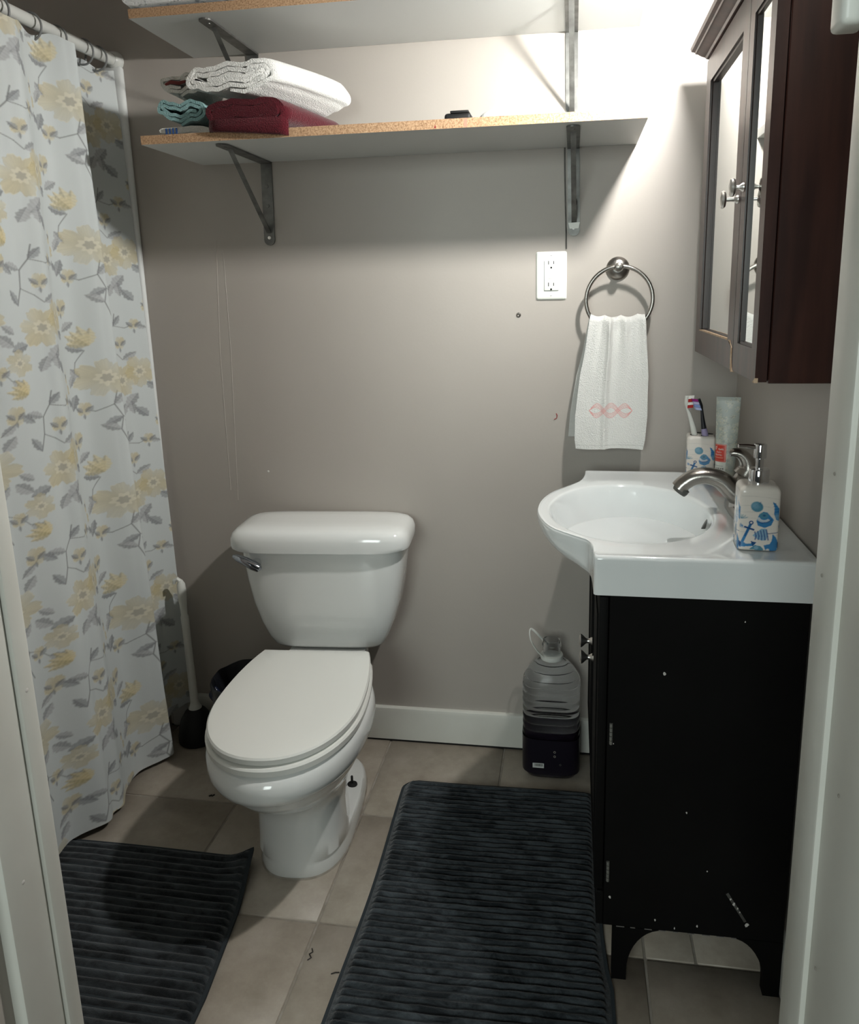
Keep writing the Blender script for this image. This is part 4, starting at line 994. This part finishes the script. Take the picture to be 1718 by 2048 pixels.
    P[..., 1] = np.minimum(T[:, 1:2]*(1-fz)+B[:, 1:2]*fz+.006*np.sin(fz*5+arc[:, None]*9)*np.clip(arc[:, None]*8, 0, 1), -.0185)
    yb = B[:, 1]
    zb = np.interp(-yb, [.02, .10, .13, .165, .26, .42, .5, .9], [.085, .055, .035, .018, .014, .016, .022, .03])[:, None]
    ztp = 1.7275-.010*np.sin(arc*46+.6)[:, None]**2
    P[..., 2] = ztp*(1-v)+zb*v+.003*np.sin(arc[:, None]*60)*v
    U = arc[:, None]+0*v; Vv = P[..., 2]
    col = np.floor(U/cw); Cc = c.sample(U % cw, (Vv+col*chh*.5) % chh)
    hem = (v > .988)[..., None]*np.ones((nu, 1, 1)); Cc = np.where(hem, Cc*.96+.02, Cc)
    o = grid_obj('shower_curtain', P, M['cloth'], None, Cc, org=(-1.07, -.45, .014))
    tag(o, 'white shower curtain printed with yellow flowers and grey leaves', 'curtain')
curtain()
ringn = ['nearest the left edge of the picture', 'second from the left edge', 'third from the left edge', 'fourth from the left edge', 'fifth from the left edge, near the wall']
base_ring = None
for k, y in enumerate((-.385, -.296, -.218, -.128, -.078)):
    r_ = MB().ring((RODX, y, RODZ-.010), .0265, .0022, 'y', 40, 10)
    tag(obj('curtain_ring', r_, M['ringm']), 'grey shower curtain ring on the rod, '+ringn[k], 'curtain ring', 'shower curtain rings')

# ------------------------------------------------------------------ bath mats
def ribmat(name, label, xl, xr, y0, y1, pitch, mt, hgt, lift, seed, cr=.03, edge=.011):
    """xl/xr: functions of y giving the side edges; ribs run left to right"""
    ny = int((y0-y1)/pitch*10); nx = 90
    yy = np.linspace(y0, y1, ny)[None, :]; tt = np.linspace(0, 1, nx)[:, None]
    cs = lambda q: cr*(1-np.sqrt(np.clip(1-(1-np.clip(q/cr, 0, 1))**2, 0, 1)))
    ins = cs(np.abs(y0-yy))+cs(np.abs(yy-y1))
    A = xl(yy)+ins; Bx = xr(yy)-ins
    X = A+(Bx-A)*tt; Y = yy+.0025*np.sin(X*9+seed)+0*tt
    dE = np.minimum(np.minimum(X-A, Bx-X), np.minimum(y0-yy, yy-y1)+0*X)
    ph = (y0-yy-edge)/pitch+.04*np.sin(X*14+seed)+.0*X
    rib = np.abs(np.sin(PI*ph))**.62
    on = np.clip((dE-edge)/.006, 0, 1)
    Z = .003+hgt*.35*np.clip(dE/.003, 0, 1)+hgt*.65*rib*on*(1+.12*smoothnoise(X*40, yy*40, seed, 6, 1., 1.))
    Z = Z+lift(X, yy)
    P = np.stack([X, Y+0*X, Z], -1)
    t = thing(name, (float((xl(0*y0-.5)+xr(-.5))/2), (y0+y1)/2, 0), label, 'bath mat')
    grid_obj('ribbed_pile', P, mt, t)
    # bound edge: a flat tape all round
    Q = [P[0, :], P[:, -1], P[-1, ::-1], P[::-1, 0]]
    loop = np.concatenate(Q); loop = loop[::3]
    mb = MB(); R = []
    for i in range(len(loop)):
        p = Vector(loop[i]); R.append([tuple(p+Vector((a*1.0, b, c_))) for a, b, c_ in ((-.003, -.003, -.002), (-.003, -.003, .004), (.003, .003, .004), (.003, .003, -.002))])
    R.append(R[0]); mb.loft(R, False, False)
    obj('bound_edge', mb, M['rugedge'], t, fix=True)
    # backing
    bk = MB(); k0 = np.concatenate([P[0, :], P[-1, ::-1]])[::6]
    R = [[(p[0], p[1], max(.0006, p[2]-.0042)) for p in P[i, ::8]] for i in (range(0, nx, 6))]
    bk.loft([r for r in R], False, False, closed=False)
    obj('backing', bk, M['rugedge'], t, fix=False)
ribmat('bath_mat', 'dark slate ribbed bath mat in front of the vanity', lambda y: -.397+.004*np.sin(y*9), lambda y: np.interp(-y, [0, .16, .5, .60, .66, .70, .95], [.062, .064, .062, .066, .071, .079, .082]), -.180, -1.02, .0145, M['rug'], .0165, lambda X, y: 0*X, 1.3)
def lift(X, y):
    d = np.clip((X+.735)/.085, 0, 1)*np.clip((y+.60)/.12, 0, 1); return .046*d**1.6
ribmat('bath_mat', 'dark slate ribbed bath mat left of the toilet with one curled corner', lambda y: 0*y-1.135, lambda y: np.interp(-y, [.0, .47, .52, .62, .8, 1.05], [-.672, -.672, -.664, -.645, -.622, -.61]), -.480, -1.05, .0172, M['rug2'], .0150, lift, 4.1, cr=.004, edge=.007)

# ------------------------------------------------------------------ water jug by the baseboard
def jug():
    cx, cy = -.044, -.0755; t = thing('water_jug', (cx, cy, 0), 'large clear ribbed plastic jug with a white carry handle by the baseboard', 'jug')
    prof = [(0, .050), (.004, .058), (.014, .064)]
    z = .016
    while z < .235: prof += [(z, .0655), (z+.006, .0668), (z+.012, .0668), (z+.0155, .0630), (z+.0175, .0630)]; z += .0195
    prof += [(.250, .064), (.268, .056), (.285, .044), (.300, .030), (.307, .0235), (.313, .021), (.335, .021), (.337, .0225), (.341, .0225), (.343, .021), (.352, .0205)]
    R = []
    for zz, r in prof:
        n = 4.2 if zz < .24 else max(2., 4.2-(zz-.24)/.06*2.2); R.append(superell(cx, cy, r*1.06, r*.86 if zz < .24 else r*(.86+.14*min(1, (zz-.24)/.06)), n, 56, zz))
    R.append(superell(cx, cy, .0175, .0175, 2, 56, .352)); R.append(superell(cx, cy, .0175, .0175, 2, 56, .318))
    obj('body', MB().loft(R, True, True), M['jug'], t, angle=40)
    lab = [superell(cx, cy, .0718, .0585, 4.2, 56, zz) for zz in (.018, .022, .108, .112)]
    lb = obj('label', MB().loft(lab, False, False), M['juglabel'], t)
    obj('shade_core', MB().loft([superell(cx, cy, .0610, .0490, 4.2, 40, zz) for zz in (.006, .012, .124, .1245)]), mat('dark_purple_shade_core', (.012, .007, .016), .25), t)  # dark core: label tone plus shade put into the jug's lower part
    yl = cy-.0592
    bl = obj('barcode_patch', MB().bbox(cx-.044, cx-.016, yl-.0006, yl+.0004, .036, .049, .0004, 1), M['labelw'], lb)
    b = MB(); x = cx-.0390
    rr = random.Random(4)
    while x < cx-.0200:
        wd = rr.choice((.0006, .0009, .0014)); b.box(x, x+wd, yl-.0009, yl-.0004, .041, .0475); x += wd+rr.choice((.0006, .0010))
    obj('barcode_bar', b, M['dark'], bl, smooth=False)
    for x, zz in ((.010, .082), (.010, .070)):
        obj('label_icon', MB().ring((cx+x, yl-.0003, zz), .0024, .0006, 'y', 20, 6), M['binw'], lb)
    obj('label_icon', MB().ring((cx+.024, yl-.0003, .048), .0026, .0008, 'y', 4, 6), M['steel'], lb)
    # collar ring and the carry handle tipped up to the left
    obj('collar', MB().lathe([(.0245, .306), (.0275, .304), (.0285, .309), (.0275, .314), (.0240, .316)], (cx, cy, 0), 'z', 40), M['plastw'], t)
    h = catmull([(cx-.016, cy-.020, .312), (cx-.034, cy-.017, .327), (cx-.050, cy-.012, .352), (cx-.054, cy-.004, .371), (cx-.049, cy+.006, .374), (cx-.030, cy+.014, .352), (cx-.012, cy+.022, .326)], 6)
    obj('handle', MB().tube([tuple(p) for p in h], .0030, 10, .55), M['plastw'], t)
jug()

# ------------------------------------------------------------------ plunger and waste bin in the corner
def plunger():
    b = Vector((-1.012, -.068, 0)); t = thing('plunger', tuple(b), 'toilet plunger with a white handle and black rubber cup by the curtain', 'plunger')
    obj('cup', MB().lathe([(.046, 0), (.050, .004), (.050, .022), (.047, .040), (.040, .066), (.028, .086), (.018, .096), (.012, .100)], b, 'z', 36), M['rubber'], t)
    top = Vector((-1.022, -.060, .463)); d = top-(b+Vector((0, 0, .092)))
    p0 = b+Vector((0, 0, .092))
    obj('collar', MB().tube([tuple(p0), tuple(p0+d*.012), tuple(p0+d*.03), tuple(p0+d*.055)], [.0175, .0178, .0140, .0110], 20), M['plastw'], t)
    pts = [p0+d*k for k in (.04, .1, .3, .5, .70, .72, .74, .80, .86, .92, .97, 1.)]
    obj('handle', MB().tube([tuple(p) for p in pts], [.0112, .0108, .0102, .0098, .0105, .0105, .0085, .0092, .0110, .0118, .0105, .0045], 18), M['plastw'], t)
    hk = [top+Vector((-.002, 0, -.004)), top+Vector((-.008, -.002, .003)), top+Vector((-.015, -.004, -.001)), top+Vector((-.017, -.005, -.010))]
    obj('hook', MB().tube([tuple(p) for p in hk], [.0065, .006, .0055, .004], 10), M['plastw'], t)
plunger()
def wastebin():
    c = Vector((-.808, -.142, 0)); t = thing('waste_bin', tuple(c), 'grey ribbed waste bin lined with a black bag behind the toilet', 'waste bin')
    R = []
    N = 120
    for z, r in ((0, .070), (.003, .073), (.23, .094), (.236, .096), (.236, .091), (.10, .08)):
        R.append([(c.x+(r+(.0012*math.cos(30*2*PI*k/N) if z > 0 else 0))*math.cos(2*PI*k/N), c.y+(r+(.0012*math.cos(30*2*PI*k/N) if z > 0 else 0))*math.sin(2*PI*k/N), z) for k in range(N)])
    obj('tub', MB().loft(R), M['binw'], t)
    R = []
    for z, r, w_ in ((.185, .0945, .004), (.222, .0985, .002), (.240, .0985, .001), (.244, .095, .001), (.238, .0895, .001), (.20, .080, .004), (.17, .055, .006)):
        R.append([(c.x+(r+w_*math.sin(17*a+z*60)*.5)*math.cos(a), c.y+(r+w_*math.sin(17*a+z*60)*.5)*math.sin(a), z+.003*math.sin(9*a)*(1 if z < .22 else .4)+(-.02*max(0, -math.cos(a+.6))**3 if z < .2 else 0)) for a in [2*PI*k/N for k in range(N)]])
    obj('bag', MB().loft(R, False, True), M['bag'], t, angle=60)
    R = []
    n0 = Vector((-.878, -.196, .206))
    for k in range(9):
        f = k/8; s = math.sin(PI*(.12+.80*f))
        R.append([(n0.x+.015*s*math.cos(a)*(1+.25*math.sin(3*a+f*4)), n0.y+.013*s*math.sin(a)*(1+.25*math.sin(4*a)), n0.z+.042*f-.01) for a in [2*PI*j/20 for j in range(20)]])
    obj('knotted_bag_end', MB().loft(R), M['navy'], t)
wastebin()

# ------------------------------------------------------------------ small marks and litter
tag(obj('wall_anchor', MB().lathe([(.0058, -.0002), (.0055, -.0015), (.003, -.0022), (.0015, -.0014)], (-.128, 0, 1.139), 'y', 16), M['nickel']), 'small bare wall anchor below the outlet', 'wall anchor')
tag(obj('thread', MB().tube([(-.0385, -.0012, .904), (-.0360, -.0014, .899), (-.0375, -.0014, .892), (-.043, -.0012, .8895)], .0009, 6), M['red']), 'curled dark red thread stuck to the wall beside the hand towel', 'thread')
for nm, lb, pts in (('hair_wisp', 'squiggly dark hair on the tile between the two mats', [(-.470, -.678), (-.466, -.685), (-.471, -.690), (-.465, -.697), (-.470, -.703)]),
                    ('lint', 'short dark lint curve beside the right mat', [(-.418, -.725), (-.411, -.721), (-.404, -.720)]),
                    ('dirt_crumb', 'dark crumb on the shaded tile left of the toilet', [(-.868, -.293), (-.863, -.288), (-.861, -.292), (-.857, -.286)])):
    tag(obj(nm, MB().tube([(x, y, .0014) for x, y in pts], .0010 if nm != 'dirt_crumb' else .0018, 6), M['hair']), lb, 'litter')
